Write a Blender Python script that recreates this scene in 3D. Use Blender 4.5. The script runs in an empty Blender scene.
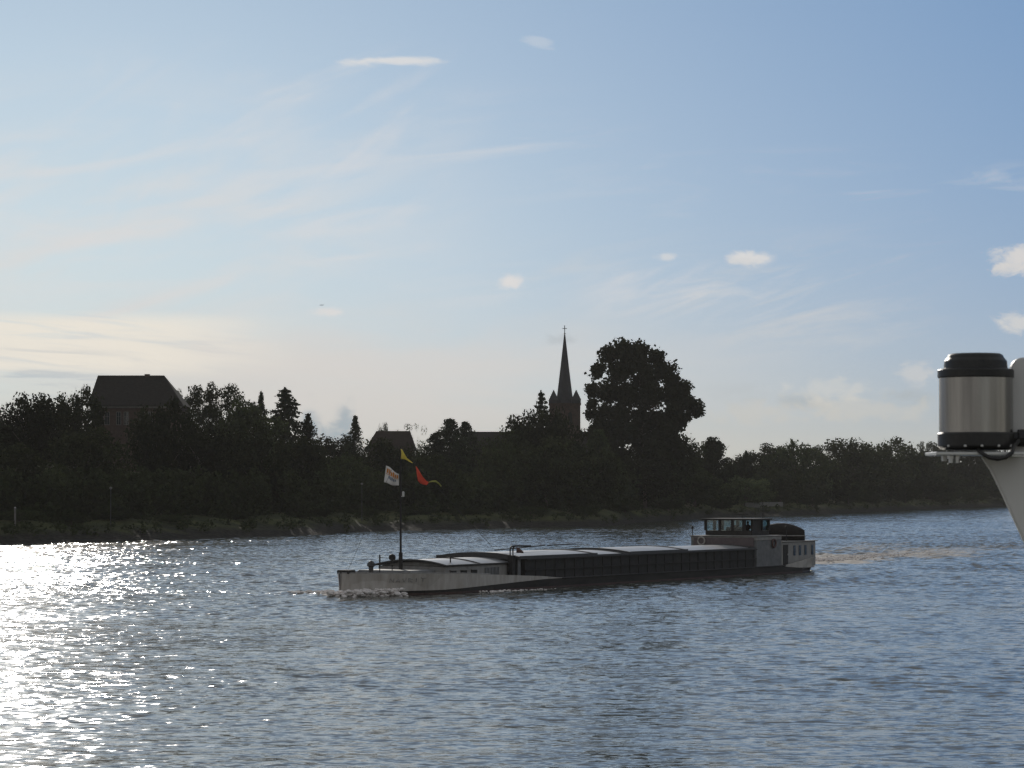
import bpy, bmesh, math, random
import numpy as np
from mathutils import Vector, Matrix
random.seed(7); RNG = np.random.default_rng(7)
C = bpy.context.scene.collection
scene = bpy.context.scene
F = 3000.0                      # focal length in pixels of a 1024 px wide frame
EYE = 8.0                       # eye height above the water
PITCH = math.atan(100 / F)
SUN_EL, SUN_AZ = math.radians(17.0), math.radians(-10.4)   # azimuth from +Y towards +X

# ------------------------------------------------------------------ helpers
def at(px, py, Y):
    """world point at depth Y seen in that direction"""
    up = 384 - py
    d = (px - 512, F*math.cos(PITCH) - up*math.sin(PITCH), F*math.sin(PITCH) + up*math.cos(PITCH))
    k = Y / d[1]
    return Vector((d[0]*k, Y, EYE + d[2]*k))

def lerp_tab(tab, x):
    xs = [t[0] for t in tab]; ys = [t[1] for t in tab]
    return np.interp(x, xs, ys)

class MB:
    """collects shapes for ONE mesh object"""
    def __init__(s): s.v = []; s.f = []; s.m = []
    def add(s, vs, fs, mi=0):
        b = len(s.v); s.v += [tuple(v) for v in vs]
        s.f += [tuple(b+i for i in f) for f in fs]; s.m += [mi]*len(fs)
    def box(s, x0, x1, y0, y1, z0, z1, mi=0):
        vs = [(x0,y0,z0),(x1,y0,z0),(x1,y1,z0),(x0,y1,z0),(x0,y0,z1),(x1,y0,z1),(x1,y1,z1),(x0,y1,z1)]
        s.add(vs, [(3,2,1,0),(4,5,6,7),(0,1,5,4),(1,2,6,5),(2,3,7,6),(3,0,4,7)], mi)
    def tube(s, pts, r, n=8, mi=0, cap=True):
        pts = [Vector(p) for p in pts]; rs = r if isinstance(r, (list, tuple)) else [r]*len(pts)
        rings = []; ref = Vector((0,0,1))
        for i, p in enumerate(pts):
            t = (pts[min(i+1, len(pts)-1)] - pts[max(i-1, 0)]).normalized()
            a = t.cross(ref)
            if a.length < .05: a = t.cross(Vector((0,1,0)))
            a.normalize(); b = t.cross(a).normalized()
            rings.append([p + (a*math.cos(2*math.pi*k/n) + b*math.sin(2*math.pi*k/n))*rs[i] for k in range(n)])
        vs = [v for R in rings for v in R]; fs = []
        for i in range(len(pts)-1):
            for k in range(n):
                fs.append((i*n+k, i*n+(k+1) % n, (i+1)*n+(k+1) % n, (i+1)*n+k))
        if cap: fs += [tuple(range(n))[::-1], tuple((len(pts)-1)*n+k for k in range(n))]
        s.add(vs, fs, mi)
    def lathe(s, prof, c=(0,0), n=32, mi=0, cap=True):
        vs = []; fs = []
        for (r, z) in prof:
            vs += [(c[0]+r*math.cos(2*math.pi*k/n), c[1]+r*math.sin(2*math.pi*k/n), z) for k in range(n)]
        for i in range(len(prof)-1):
            for k in range(n): fs.append((i*n+k, i*n+(k+1) % n, (i+1)*n+(k+1) % n, (i+1)*n+k))
        if cap: fs += [tuple(range(n))[::-1], tuple((len(prof)-1)*n+k for k in range(n))]
        s.add(vs, fs, mi)
    def prism(s, poly, axis, a, b, mi=0):
        """polygon of 2-tuples extruded along axis 'x','y' or 'z' from a to b"""
        def p3(q, t): return {'x': (t, q[0], q[1]), 'y': (q[0], t, q[1]), 'z': (q[0], q[1], t)}[axis]
        n = len(poly)
        s.add([p3(q, a) for q in poly] + [p3(q, b) for q in poly],
              [tuple(range(n))[::-1], tuple(range(n, 2*n))] + [(i, (i+1) % n, n+(i+1) % n, n+i) for i in range(n)], mi)
    def sheet(s, grid, mi=0):
        m = len(grid[0]); vs = [p for r in grid for p in r]
        s.add(vs, [(i*m+j, i*m+j+1, (i+1)*m+j+1, (i+1)*m+j) for i in range(len(grid)-1) for j in range(m-1)], mi)
    def build(s, name, mats, parent=None, smooth=False, bevel=0, solid=0):
        me = bpy.data.meshes.new(name); me.from_pydata(s.v, [], s.f)
        bm = bmesh.new(); bm.from_mesh(me); bmesh.ops.recalc_face_normals(bm, faces=bm.faces); bm.to_mesh(me); bm.free()
        for m in (mats if isinstance(mats, (list, tuple)) else [mats]): me.materials.append(m)
        me.polygons.foreach_set('material_index', s.m)
        if smooth: me.polygons.foreach_set('use_smooth', [True]*len(me.polygons))
        o = bpy.data.objects.new(name, me); C.objects.link(o)
        if parent: o.parent = parent
        if bevel:
            b = o.modifiers.new('bevel', 'BEVEL'); b.width = bevel; b.segments = 2; b.limit_method = 'ANGLE'
        if solid:
            b = o.modifiers.new('solid', 'SOLIDIFY'); b.thickness = solid; b.offset = 0
        return o

def np_mesh(name, verts, quads, mat, smooth=False, parent=None):
    me = bpy.data.meshes.new(name)
    verts = np.asarray(verts, np.float32); quads = np.asarray(quads, np.int32)
    me.vertices.add(len(verts)); me.vertices.foreach_set('co', verts.ravel())
    k = quads.shape[1]
    me.loops.add(quads.size); me.loops.foreach_set('vertex_index', quads.ravel())
    me.polygons.add(len(quads)); me.polygons.foreach_set('loop_start', np.arange(0, quads.size, k, dtype=np.int32))
    if smooth: me.polygons.foreach_set('use_smooth', np.ones(len(quads), bool))
    me.update(calc_edges=True); me.validate()
    me.materials.append(mat)
    o = bpy.data.objects.new(name, me); C.objects.link(o)
    if parent: o.parent = parent
    return o

def tag(o, label=None, cat=None, group=None, kind=None):
    if label: o['label'] = label
    if cat: o['category'] = cat
    if group: o['group'] = group
    if kind: o['kind'] = kind
    return o
def empty(name, loc, label, cat, group=None, rz=0):
    o = bpy.data.objects.new(name, None); C.objects.link(o); o.location = loc; o.rotation_euler = (0, 0, rz)
    o.empty_display_size = .3
    return tag(o, label, cat, group)

# ------------------------------------------------------------------ materials
def mat(name, col, rough=.6, metal=0, var=.25, scale=3.0, stretch=(1,1,1), bump=0, trans=0, spec=.5, col2=None):
    m = bpy.data.materials.new(name); m.use_nodes = True
    nt = m.node_tree; N = nt.nodes; Lk = nt.links; bs = N['Principled BSDF']
    tc = N.new('ShaderNodeTexCoord'); mp = N.new('ShaderNodeMapping'); mp.inputs['Scale'].default_value = stretch
    nz = N.new('ShaderNodeTexNoise'); nz.inputs['Scale'].default_value = scale; nz.inputs['Detail'].default_value = 5
    nz.inputs['Roughness'].default_value = .65
    Lk.new(tc.outputs['Object'], mp.inputs['Vector']); Lk.new(mp.outputs['Vector'], nz.inputs['Vector'])
    cr = N.new('ShaderNodeValToRGB'); e = cr.color_ramp.elements
    e[0].position = .3; e[1].position = .7
    c2 = col2 or tuple(min(1, c*(1+var)) for c in col)
    e[0].color = tuple(c*(1-var) for c in col)+(1,); e[1].color = tuple(c2)+(1,)
    Lk.new(nz.outputs['Fac'], cr.inputs['Fac']); Lk.new(cr.outputs['Color'], bs.inputs['Base Color'])
    bs.inputs['Roughness'].default_value = rough; bs.inputs['Metallic'].default_value = metal
    bs.inputs['Specular IOR Level'].default_value = spec
    if trans: bs.inputs['Transmission Weight'].default_value = trans
    if bump:
        bp = N.new('ShaderNodeBump'); bp.inputs['Strength'].default_value = bump; bp.inputs['Distance'].default_value = .05
        Lk.new(nz.outputs['Fac'], bp.inputs['Height']); Lk.new(bp.outputs['Normal'], bs.inputs['Normal'])
    return m

def leaf_mat(name, col, trans=.25):
    m = bpy.data.materials.new(name); m.use_nodes = True
    nt = m.node_tree; N = nt.nodes; Lk = nt.links
    for n in list(N): N.remove(n)
    out = N.new('ShaderNodeOutputMaterial'); mix = N.new('ShaderNodeMixShader'); mix.inputs[0].default_value = trans
    d = N.new('ShaderNodeBsdfDiffuse'); t = N.new('ShaderNodeBsdfTranslucent')
    tc = N.new('ShaderNodeTexCoord'); nz = N.new('ShaderNodeTexNoise'); nz.inputs['Scale'].default_value = 9; nz.inputs['Detail'].default_value = 3
    cr = N.new('ShaderNodeValToRGB'); e = cr.color_ramp.elements; e[0].position = .35; e[1].position = .68
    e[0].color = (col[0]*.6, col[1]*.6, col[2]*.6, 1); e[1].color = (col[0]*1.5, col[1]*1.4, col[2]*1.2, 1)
    oi = N.new('ShaderNodeObjectInfo'); hv = N.new('ShaderNodeHueSaturation')
    mr = N.new('ShaderNodeMapRange'); mr.inputs['To Min'].default_value = .6; mr.inputs['To Max'].default_value = 1.6
    Lk.new(oi.outputs['Random'], mr.inputs['Value']); Lk.new(mr.outputs['Result'], hv.inputs['Value'])
    Lk.new(tc.outputs['Object'], nz.inputs['Vector']); Lk.new(nz.outputs['Fac'], cr.inputs['Fac']); Lk.new(cr.outputs['Color'], hv.inputs['Color'])
    Lk.new(hv.outputs['Color'], d.inputs['Color']); Lk.new(hv.outputs['Color'], t.inputs['Color'])
    Lk.new(d.outputs[0], mix.inputs[1]); Lk.new(t.outputs[0], mix.inputs[2]); Lk.new(mix.outputs[0], out.inputs['Surface'])
    return m

M = {}
M['bark'] = mat('bark', (.06,.045,.035), .9, scale=8, stretch=(1,1,.2))
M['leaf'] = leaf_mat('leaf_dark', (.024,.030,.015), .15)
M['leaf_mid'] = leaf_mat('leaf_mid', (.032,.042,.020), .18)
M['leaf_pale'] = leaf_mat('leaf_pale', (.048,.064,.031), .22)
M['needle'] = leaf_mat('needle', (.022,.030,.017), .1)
M['hull'] = mat('hull_black', (.036,.032,.029), .7, spec=.25, var=.4, scale=.8, stretch=(.4,1,2))
M['boot'] = mat('boot_red', (.06,.028,.022), .6, var=.4, scale=1)
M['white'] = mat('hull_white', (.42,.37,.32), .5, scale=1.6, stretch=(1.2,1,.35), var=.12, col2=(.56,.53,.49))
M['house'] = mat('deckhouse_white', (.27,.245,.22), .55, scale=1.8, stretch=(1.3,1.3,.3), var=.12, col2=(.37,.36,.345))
M['grey'] = mat('deck_grey', (.16,.16,.16), .6, var=.3, scale=1.5)
M['dark'] = mat('dark_paint', (.032,.029,.027), .65, spec=.3, var=.3)
M['redbrown'] = mat('red_brown_paint', (.10,.045,.035), .6, var=.3)
M['cover'] = mat('hatch_metal', (.40,.40,.40), .38, metal=.75, var=.15, scale=.6)
M['letter'] = mat('worn_letter_paint', (.33,.31,.29), .6, var=.3)
M['panel'] = mat('faded_panel', (.13,.10,.10), .6, var=.2)
M['rim'] = mat('hatch_rim', (.05,.048,.047), .55, var=.3)
M['tarp'] = mat('tarpaulin', (.022,.019,.017), .85, spec=.2, var=.3, scale=2)
M['steel'] = mat('galvanised', (.45,.45,.46), .4, metal=.6, var=.2)
M['flagwhite'] = mat('flag_white', (.75,.72,.68), .9, var=.06)
M['flagorange'] = mat('flag_orange', (.62,.25,.06), .9, var=.2)
M['flagblue'] = mat('flag_blue', (.16,.20,.27), .9, var=.2)
M['flagyellow'] = mat('flag_yellow', (.80,.62,.10), .9, var=.1)
M['flagred'] = mat('flag_red', (.75,.09,.05), .9, var=.1)
M['flaggreen'] = mat('flag_green', (.38,.38,.10), .9, var=.1)
M['skin'] = mat('skin', (.45,.30,.22), .6, var=.1)
M['cloth'] = mat('work_jacket', (.12,.05,.04), .9, var=.2)
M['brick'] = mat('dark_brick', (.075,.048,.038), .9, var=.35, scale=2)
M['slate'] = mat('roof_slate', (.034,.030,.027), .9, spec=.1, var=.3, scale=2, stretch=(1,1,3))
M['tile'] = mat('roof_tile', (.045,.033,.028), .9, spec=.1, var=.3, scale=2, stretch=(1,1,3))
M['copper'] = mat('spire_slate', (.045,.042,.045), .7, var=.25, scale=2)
M['plaster'] = mat('pale_plaster', (.42,.39,.35), .85, var=.15)
M['stone'] = mat('grey_stone', (.17,.16,.145), .9, var=.3, scale=3)
M['frame'] = mat('window_frame', (.6,.59,.56), .6, var=.08)
M['iron'] = mat('iron', (.04,.04,.04), .5, var=.2)
M['rubber'] = mat('black_plastic', (.020,.019,.017), .45, var=.4, scale=22, col2=(.034,.031,.027), bump=.05)
M['inox'] = mat('brushed_reflection_steel', (.24,.235,.225), .22, metal=1, var=.45, scale=9, stretch=(1,1,.05))  # brushed streaks in the colour also stand in for reflections of the surroundings
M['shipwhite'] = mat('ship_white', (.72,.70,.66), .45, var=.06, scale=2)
M['alu'] = mat('aluminium', (.5,.5,.48), .35, metal=.8, var=.1)
def glass_mat(name, col=(.02,.025,.03)):
    m = bpy.data.materials.new(name); m.use_nodes = True; b = m.node_tree.nodes['Principled BSDF']
    b.inputs['Base Color'].default_value = col+(1,); b.inputs['Roughness'].default_value = .05
    return m
M['glass'] = glass_mat('dark_glass')
def clear_glass():
    m = bpy.data.materials.new('clear_glass'); m.use_nodes = True; nt = m.node_tree; N = nt.nodes
    for n in list(N): N.remove(n)
    out = N.new('ShaderNodeOutputMaterial'); mx = N.new('ShaderNodeMixShader'); mx.inputs[0].default_value = .06
    t = N.new('ShaderNodeBsdfTransparent'); t.inputs[0].default_value = (.62,.72,.72,1); g = N.new('ShaderNodeBsdfGlossy'); g.inputs['Roughness'].default_value = .05
    nt.links.new(t.outputs[0], mx.inputs[1]); nt.links.new(g.outputs[0], mx.inputs[2]); nt.links.new(mx.outputs[0], out.inputs[0])
    return m
M['pane'] = clear_glass()

# ------------------------------------------------------------------ terrain
SHORE = [(-3000,330),(-1200,350),(-400,372),(0,398),(60,407),(130,421),(200,436),(300,464),(380,510),(460,527),(520,551),(600,560),
         (640,615),(680,655),(700,690),(750,730),(790,760),(850,830),(920,940),(1000,1060),(1100,1220),(1300,1420),(1800,1700),(5000,2000)]
def shore_Y(px): return lerp_tab(SHORE, px)
def stretch_in(px):
    Ys = shore_Y(px); e = 50
    s = (shore_Y(px+e)-shore_Y(px-e)) / (2*e*Ys/F)
    return np.sqrt(1+np.minimum(np.abs(s), 2.2)**2)
def inland(px, Y): return (Y-shore_Y(px))/stretch_in(px)
PROF = [(-60,-4),(-14,-3),(0,0),(3,.9),(9,2.2),(13,2.6),(19,2.9),(30,4.6),(55,6.0),(110,7.5),(300,8.5),(3000,9)]
def smooth01(x): x = np.clip(x, 0, 1); return x*x*(3-2*x)
def ground(X, Y):
    px = 512 + F*X/Y
    t = inland(px, Y)
    z = lerp_tab(PROF, t)
    z = z + 4.5*smooth01((360-px)/240)*smooth01((t-22)/40)
    return z + (.25*np.sin(X*.31+Y*.13)+.18*np.sin(X*.77-Y*.41))*np.clip(t/6, 0, 1)
def gz(X, Y): return float(ground(np.float64(X), np.float64(Y)))

def terrain_material():
    m = bpy.data.materials.new('bank_ground'); m.use_nodes = True
    nt = m.node_tree; N = nt.nodes; Lk = nt.links; bs = N['Principled BSDF']; bs.inputs['Roughness'].default_value = .95
    bs.inputs['Specular IOR Level'].default_value = .1
    g = N.new('ShaderNodeNewGeometry'); sx = N.new('ShaderNodeSeparateXYZ'); Lk.new(g.outputs['Position'], sx.inputs[0])
    nz = N.new('ShaderNodeTexNoise'); nz.inputs['Scale'].default_value = .12; nz.inputs['Detail'].default_value = 8; nz.inputs['Roughness'].default_value = .7
    Lk.new(g.outputs['Position'], nz.inputs['Vector'])
    grass = N.new('ShaderNodeValToRGB'); e = grass.color_ramp.elements
    e[0].position = .38; e[0].color = (.03,.035,.016,1); e[1].position = .66; e[1].color = (.085,.09,.035,1)
    Lk.new(nz.outputs['Fac'], grass.inputs['Fac'])
    nz2 = N.new('ShaderNodeTexNoise'); nz2.inputs['Scale'].default_value = 1.3; nz2.inputs['Detail'].default_value = 6
    Lk.new(g.outputs['Position'], nz2.inputs['Vector'])
    stone = N.new('ShaderNodeValToRGB'); e = stone.color_ramp.elements
    e[0].position = .35; e[0].color = (.014,.013,.011,1); e[1].position = .65; e[1].color = (.042,.038,.031,1)
    Lk.new(nz2.outputs['Fac'], stone.inputs['Fac'])
    ad = N.new('ShaderNodeMath'); ad.operation = 'MULTIPLY_ADD'; ad.inputs[1].default_value = 2.2; Lk.new(nz.outputs['Fac'], ad.inputs[0]); Lk.new(sx.outputs['Z'], ad.inputs[2])
    mr = N.new('ShaderNodeMapRange'); mr.inputs['From Min'].default_value = 2.0; mr.inputs['From Max'].default_value = 3.0; Lk.new(ad.outputs[0], mr.inputs['Value'])
    mx = N.new('ShaderNodeMixRGB'); Lk.new(mr.outputs[0], mx.inputs['Fac']); Lk.new(stone.outputs[0], mx.inputs['Color1']); Lk.new(grass.outputs[0], mx.inputs['Color2'])
    Lk.new(mx.outputs[0], bs.inputs['Base Color'])
    bp = N.new('ShaderNodeBump'); bp.inputs['Strength'].default_value = .6; bp.inputs['Distance'].default_value = .4
    Lk.new(nz2.outputs['Fac'], bp.inputs['Height']); Lk.new(bp.outputs[0], bs.inputs['Normal'])
    return m
def make_terrain():
    pxs = np.concatenate([np.linspace(-3000,-400,30)[:-1], np.linspace(-400,1400,361), np.linspace(1400,5000,40)[1:]])
    ts = np.array([-90,-50,-25,-12,-6,-3,-1,0,1,2,3,4,5,6,8,10,12,14,16,18,20,23,26,30,35,40,46,54,64,76,90,110,140,180,240,320,450])
    PX, T = np.meshgrid(pxs, ts, indexing='ij')
    Y = shore_Y(PX) + T*stretch_in(PX)
    X = (PX-512)/F*Y
    # direct profile so the shore edge follows the polyline
    Z = ground(X, Y)
    n, k = PX.shape
    idx = np.arange(n*k).reshape(n, k)
    q = np.stack([idx[:-1,:-1], idx[1:,:-1], idx[1:,1:], idx[:-1,1:]], -1).reshape(-1, 4)
    o = np_mesh('riverbank', np.stack([X, Y, Z], -1).reshape(-1, 3), q, terrain_material(), smooth=True)
    tag(o, kind='structure')
make_terrain()

# ------------------------------------------------------------------ barge frame
BOW = (-12.15, 213.0); BTH = math.radians(60.0)
BH = (-math.cos(BTH), -math.sin(BTH)); BP = (math.sin(BTH), -math.cos(BTH))
def BL(x, y, z=0): return Vector((BOW[0]+BH[0]*x+BP[0]*y, BOW[1]+BH[1]*x+BP[1]*y, z))
HALF = [(-76.5,1.2),(-76,2.2),(-75,3.0),(-73,3.6),(-70,3.95),(-66,4.1),(-10,4.1),(-6,3.5),(-3,2.25),(-1.2,1.05),(-.3,.4),(0,.1)]
TOPZ = [(-76.5,1.35),(-72,1.25),(-69,1.0),(-66,.75),(-25,.75),(-22,.95),(-10,1.45),(0,1.65)]

# ------------------------------------------------------------------ water
def water_material():
    m = bpy.data.materials.new('river_water'); m.use_nodes = True
    nt = m.node_tree; N = nt.nodes; Lk = nt.links; bs = N['Principled BSDF']
    bs.inputs['Base Color'].default_value = (.075,.080,.066,1); bs.inputs['Roughness'].default_value = .085
    bs.inputs['IOR'].default_value = 1.333
    g = N.new('ShaderNodeNewGeometry')
    def noise(scale, sx, sy, detail, rz=0):
        mp = N.new('ShaderNodeMapping'); mp.inputs['Scale'].default_value = (sx, sy, 1); mp.inputs['Rotation'].default_value = (0,0,rz)
        nz = N.new('ShaderNodeTexNoise'); nz.inputs['Scale'].default_value = scale; nz.inputs['Detail'].default_value = detail
        nz.inputs['Roughness'].default_value = .6
        Lk.new(g.outputs['Position'], mp.inputs['Vector']); Lk.new(mp.outputs['Vector'], nz.inputs['Vector'])
        return nz
    def slope(nz, kx, ky):
        s = N.new('ShaderNodeVectorMath'); s.operation = 'SUBTRACT'; s.inputs[1].default_value = (.5,.5,.5)
        Lk.new(nz.outputs['Color'], s.inputs[0])
        k = N.new('ShaderNodeVectorMath'); k.operation = 'MULTIPLY'; k.inputs[1].default_value = (kx, ky, 0); Lk.new(s.outputs[0], k.inputs[0])
        return k
    def vadd(a, b):
        s = N.new('ShaderNodeVectorMath'); s.operation = 'ADD'; Lk.new(a.outputs[0], s.inputs[0]); Lk.new(b.outputs[0], s.inputs[1]); return s
    a = slope(noise(2.6, .55, 1, 3, .12), .90, .78)     # ripples
    b = slope(noise(.6, .45, 1, 2, -.1), .10, .18)      # wavelets
    gust = noise(.03, .5, 1, 3)                         # calmer and rougher patches
    mr = N.new('ShaderNodeMapRange'); mr.inputs['From Min'].default_value = .35; mr.inputs['From Max'].default_value = .65
    mr.inputs['To Min'].default_value = .65; mr.inputs['To Max'].default_value = 1.25; Lk.new(gust.outputs['Fac'], mr.inputs['Value'])
    sm = vadd(a, b)
    sc = N.new('ShaderNodeVectorMath'); sc.operation = 'SCALE'; Lk.new(sm.outputs[0], sc.inputs[0]); Lk.new(mr.outputs[0], sc.inputs['Scale'])
    ad = vadd(g, sc) if False else None
    nn = N.new('ShaderNodeVectorMath'); nn.operation = 'ADD'; Lk.new(g.outputs['Normal'], nn.inputs[0]); Lk.new(sc.outputs[0], nn.inputs[1])
    no = N.new('ShaderNodeVectorMath'); no.operation = 'NORMALIZE'; Lk.new(nn.outputs[0], no.inputs[0])
    Lk.new(no.outputs[0], bs.inputs['Normal'])
    # churned water in the wake: vertex attribute times a breakup noise
    at_ = N.new('ShaderNodeAttribute'); at_.attribute_name = 'churn'
    fn = noise(.9, .45, 1, 6); 
    ml = N.new('ShaderNodeMath'); ml.operation = 'MULTIPLY_ADD'; ml.inputs[1].default_value = 1.0; ml.use_clamp = False
    Lk.new(at_.outputs['Fac'], ml.inputs[0]); Lk.new(fn.outputs['Fac'], ml.inputs[2])
    m2 = N.new('ShaderNodeMapRange'); m2.inputs['From Min'].default_value = .90; m2.inputs['From Max'].default_value = 1.25; Lk.new(ml.outputs[0], m2.inputs['Value'])
    foam = N.new('ShaderNodeBsdfPrincipled'); foam.inputs['Base Color'].default_value = (.36,.33,.295,1); foam.inputs['Roughness'].default_value = .8
    mix = N.new('ShaderNodeMixShader'); Lk.new(m2.outputs[0], mix.inputs[0]); Lk.new(bs.outputs[0], mix.inputs[1]); Lk.new(foam.outputs[0], mix.inputs[2])
    Lk.new(mix.outputs[0], N['Material Output'].inputs['Surface'])
    return m

def seg_dist(X, Y, pts):
    """distance to a polyline and position along it (0..1)"""
    best = np.full(X.shape, 1e9); pos = np.zeros(X.shape); n = len(pts)-1
    for i in range(n):
        ax, ay = pts[i][:2]; bx, by = pts[i+1][:2]; dx, dy = bx-ax, by-ay
        t = np.clip(((X-ax)*dx+(Y-ay)*dy)/(dx*dx+dy*dy), 0, 1)
        d = np.hypot(X-ax-t*dx, Y-ay-t*dy); k = d < best
        best = np.where(k, d, best); pos = np.where(k, (i+t)/n, pos)
    return best, pos
def on_water(px, py): 
    Y = F*EYE/(py-484); return ((px-512)/F*Y, Y)
WAKE = [[on_water(*p) for p in ((814,562),(850,558),(890,555),(940,551),(985,547),(1040,543),(1150,537))],
        [on_water(*p) for p in ((816,556),(850,549),(890,544),(930,541),(975,538),(1030,534),(1120,530))]]
def make_water():
    rows = [-150,-60,0,30,50,62,70]
    y = 74.0
    while y < 1100:
        rows.append(y); y += min(max(.14, y*y/(F*EYE)*.55), .36 if y < 480 else .48 if y < 640 else .95)
    while y < 2600: rows.append(y); y *= 1.03
    rows = np.array(rows)
    pxs = np.concatenate([np.linspace(-9000,-400,40)[:-1], np.arange(-400,-60,5), np.arange(-60,1085,1.6), np.arange(1085,1400,5), np.linspace(1400,9000,40)])
    PX, Y = np.meshgrid(pxs, rows, indexing='ij')
    X = (PX-512)/F*np.maximum(Y, 60)
    Z = np.zeros_like(X)
    dY = np.gradient(rows)[None, :]*np.ones_like(X)
    gust = sum(np.sin(X*a+Y*b+c) for a, b, c in ((.035,.11,.3),(-.06,.16,1.9),(.09,-.07,4.0),(.02,.31,2.2),(.13,.05,5.1)))
    gust = np.clip(1+.34*gust, .35, 1.9)
    for i in range(70):
        lam = 0.75*(5.0/0.75)**RNG.random(); ang = RNG.normal(-.15, .55)+math.pi/2
        kx, ky = 2*math.pi/lam*math.cos(ang), 2*math.pi/lam*math.sin(ang)
        amp = lam*.0023*(1 if lam < 1.8 else .5)
        fade = np.clip((lam/np.maximum(dY, .01)-1.8)/1.5, 0, 1)
        ph = kx*X+ky*Y+RNG.random()*6.28
        env = .6+.6*np.sin(X*RNG.uniform(.01,.06)+Y*RNG.uniform(.01,.05)+RNG.random()*6.28)
        Z += amp*(gust if lam < 2.4 else 1)*(1+1.3*smooth01((Y-140)/140))*fade*env*(np.sin(ph)+.25*np.sin(2*ph+.6))
    # wash of the barge: diverging waves off the bow and stern
    churn = np.zeros_like(X)
    for k, w in enumerate(WAKE):
        d, s = seg_dist(X, Y, w)
        d = d+2.5*np.sin(X*.35+k)+1.5*np.sin(X*.9+Y*.2)
        wid = (8 if k == 0 else 5)+9*s
        c = np.exp(-(d/wid)**2)*(1-.78*s)*(1 if k == 0 else .62)
        churn = np.maximum(churn, c)
        Z += .12*np.exp(-(d/(wid*1.2))**2)*np.sin(X*1.9+Y*.7)*(1-.6*s)
    side = [BL(-.2,.6), BL(-5,4.0), BL(-12,5.2), BL(-22,5.4), BL(-45,5.6), BL(-72,5.0)]
    d, s = seg_dist(X, Y, side); churn = np.maximum(churn, np.exp(-(d/.7)**2)*(.62-.3*s))
    d, s = seg_dist(X, Y, [BL(.5,-.5), on_water(318,595), on_water(283,594)]); churn = np.maximum(churn, np.exp(-(d/.8)**2)*(.9-.35*s))
    Z += .22*np.exp(-(d/1.3)**2)
    for a, ln in ((.33, 70), (.30, 60)):
        pass
    for (p0, p1, h) in (((820,584),(905,571),.28), ((640,600),(800,586),.16), ((455,606),(560,603),.16), ((700,693),(800,690),.10)):
        d, s = seg_dist(X, Y, [on_water(*p0), on_water(*p1)])
        Z += h*np.exp(-(d/1.6)**2)
    # the water lies flat (and out of sight) inside the hull
    dx, dy = X-BOW[0], Y-BOW[1]; lx = dx*BH[0]+dy*BH[1]; ly = dx*BP[0]+dy*BP[1]
    ins = (np.abs(ly) < lerp_tab(HALF, lx)-.3) & (lx < -.5) & (lx > -76)
    Z = np.where(ins, -.25, Z)
    n, k = X.shape; idx = np.arange(n*k).reshape(n, k)
    q = np.stack([idx[:-1,:-1], idx[1:,:-1], idx[1:,1:], idx[:-1,1:]], -1).reshape(-1, 4)
    o = np_mesh('river_water', np.stack([X, Y, Z], -1).reshape(-1, 3), q, water_material(), smooth=True)
    a = o.data.attributes.new('churn', 'FLOAT', 'POINT'); a.data.foreach_set('value', churn.astype(np.float32).ravel())
    tag(o, kind='structure')
make_water()

# ------------------------------------------------------------------ foliage
def leaf_quads(P, size, aspect=1.0, up=0.0, down=0.0):
    """one small quad per point, random orientation"""
    n = len(P); a = RNG.normal(size=(n, 3)); a[:, 2] *= (1-down); a[:, 2] -= down*2.2
    a /= np.linalg.norm(a, axis=1)[:, None]
    b = RNG.normal(size=(n, 3)); b -= a*np.sum(a*b, 1)[:, None]; b /= np.linalg.norm(b, axis=1)[:, None]
    s = size*RNG.uniform(.6, 1.35, n)[:, None]
    A = a*s*aspect; B = b*s
    V = np.stack([P-A*.5-B*.28, P-A*.1+B*.5, P+A*.6+B*.1, P+A*.05-B*.5], 1).reshape(-1, 3)
    return V, np.arange(n*4).reshape(n, 4)
def clump_points(c, r, n):
    d = RNG.normal(size=(n, 3)); d /= np.linalg.norm(d, axis=1)[:, None]
    return np.asarray(c)+d*(r*RNG.random(n)[:, None]**.45)
def normalise(P, z0):
    """crown points scaled to width 1 and top at 1, base kept at z0"""
    w = np.percentile(np.abs(P[:, 0]-np.median(P[:, 0])), 97.5); zt = np.percentile(P[:, 2], 99.3)
    P = P.copy(); P[:, :2] *= .5/w; P[:, 2] = z0+(P[:, 2]-z0)*(1-z0)/(zt-z0)
    return P
def trunk_mb(top=.75, r=.028, limbs=7, spread=.3, z0=.25):
    mb = MB(); mb.tube([(0,0,-.06),(.006,0,.15),(-.008,.006,.4),(.004,0,top)], [r*1.25, r, r*.7, r*.2], 8)
    for i in range(limbs):
        a = i*2.4; z = z0+(top-z0)*i/limbs*.8; q = spread*random.uniform(.7, 1.1)
        mb.tube([(0,0,z),(q*.45*math.cos(a), q*.45*math.sin(a), z+.10),(q*math.cos(a), q*math.sin(a), z+.24)], [r*.5, r*.3, r*.08], 6)
    return mb

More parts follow.
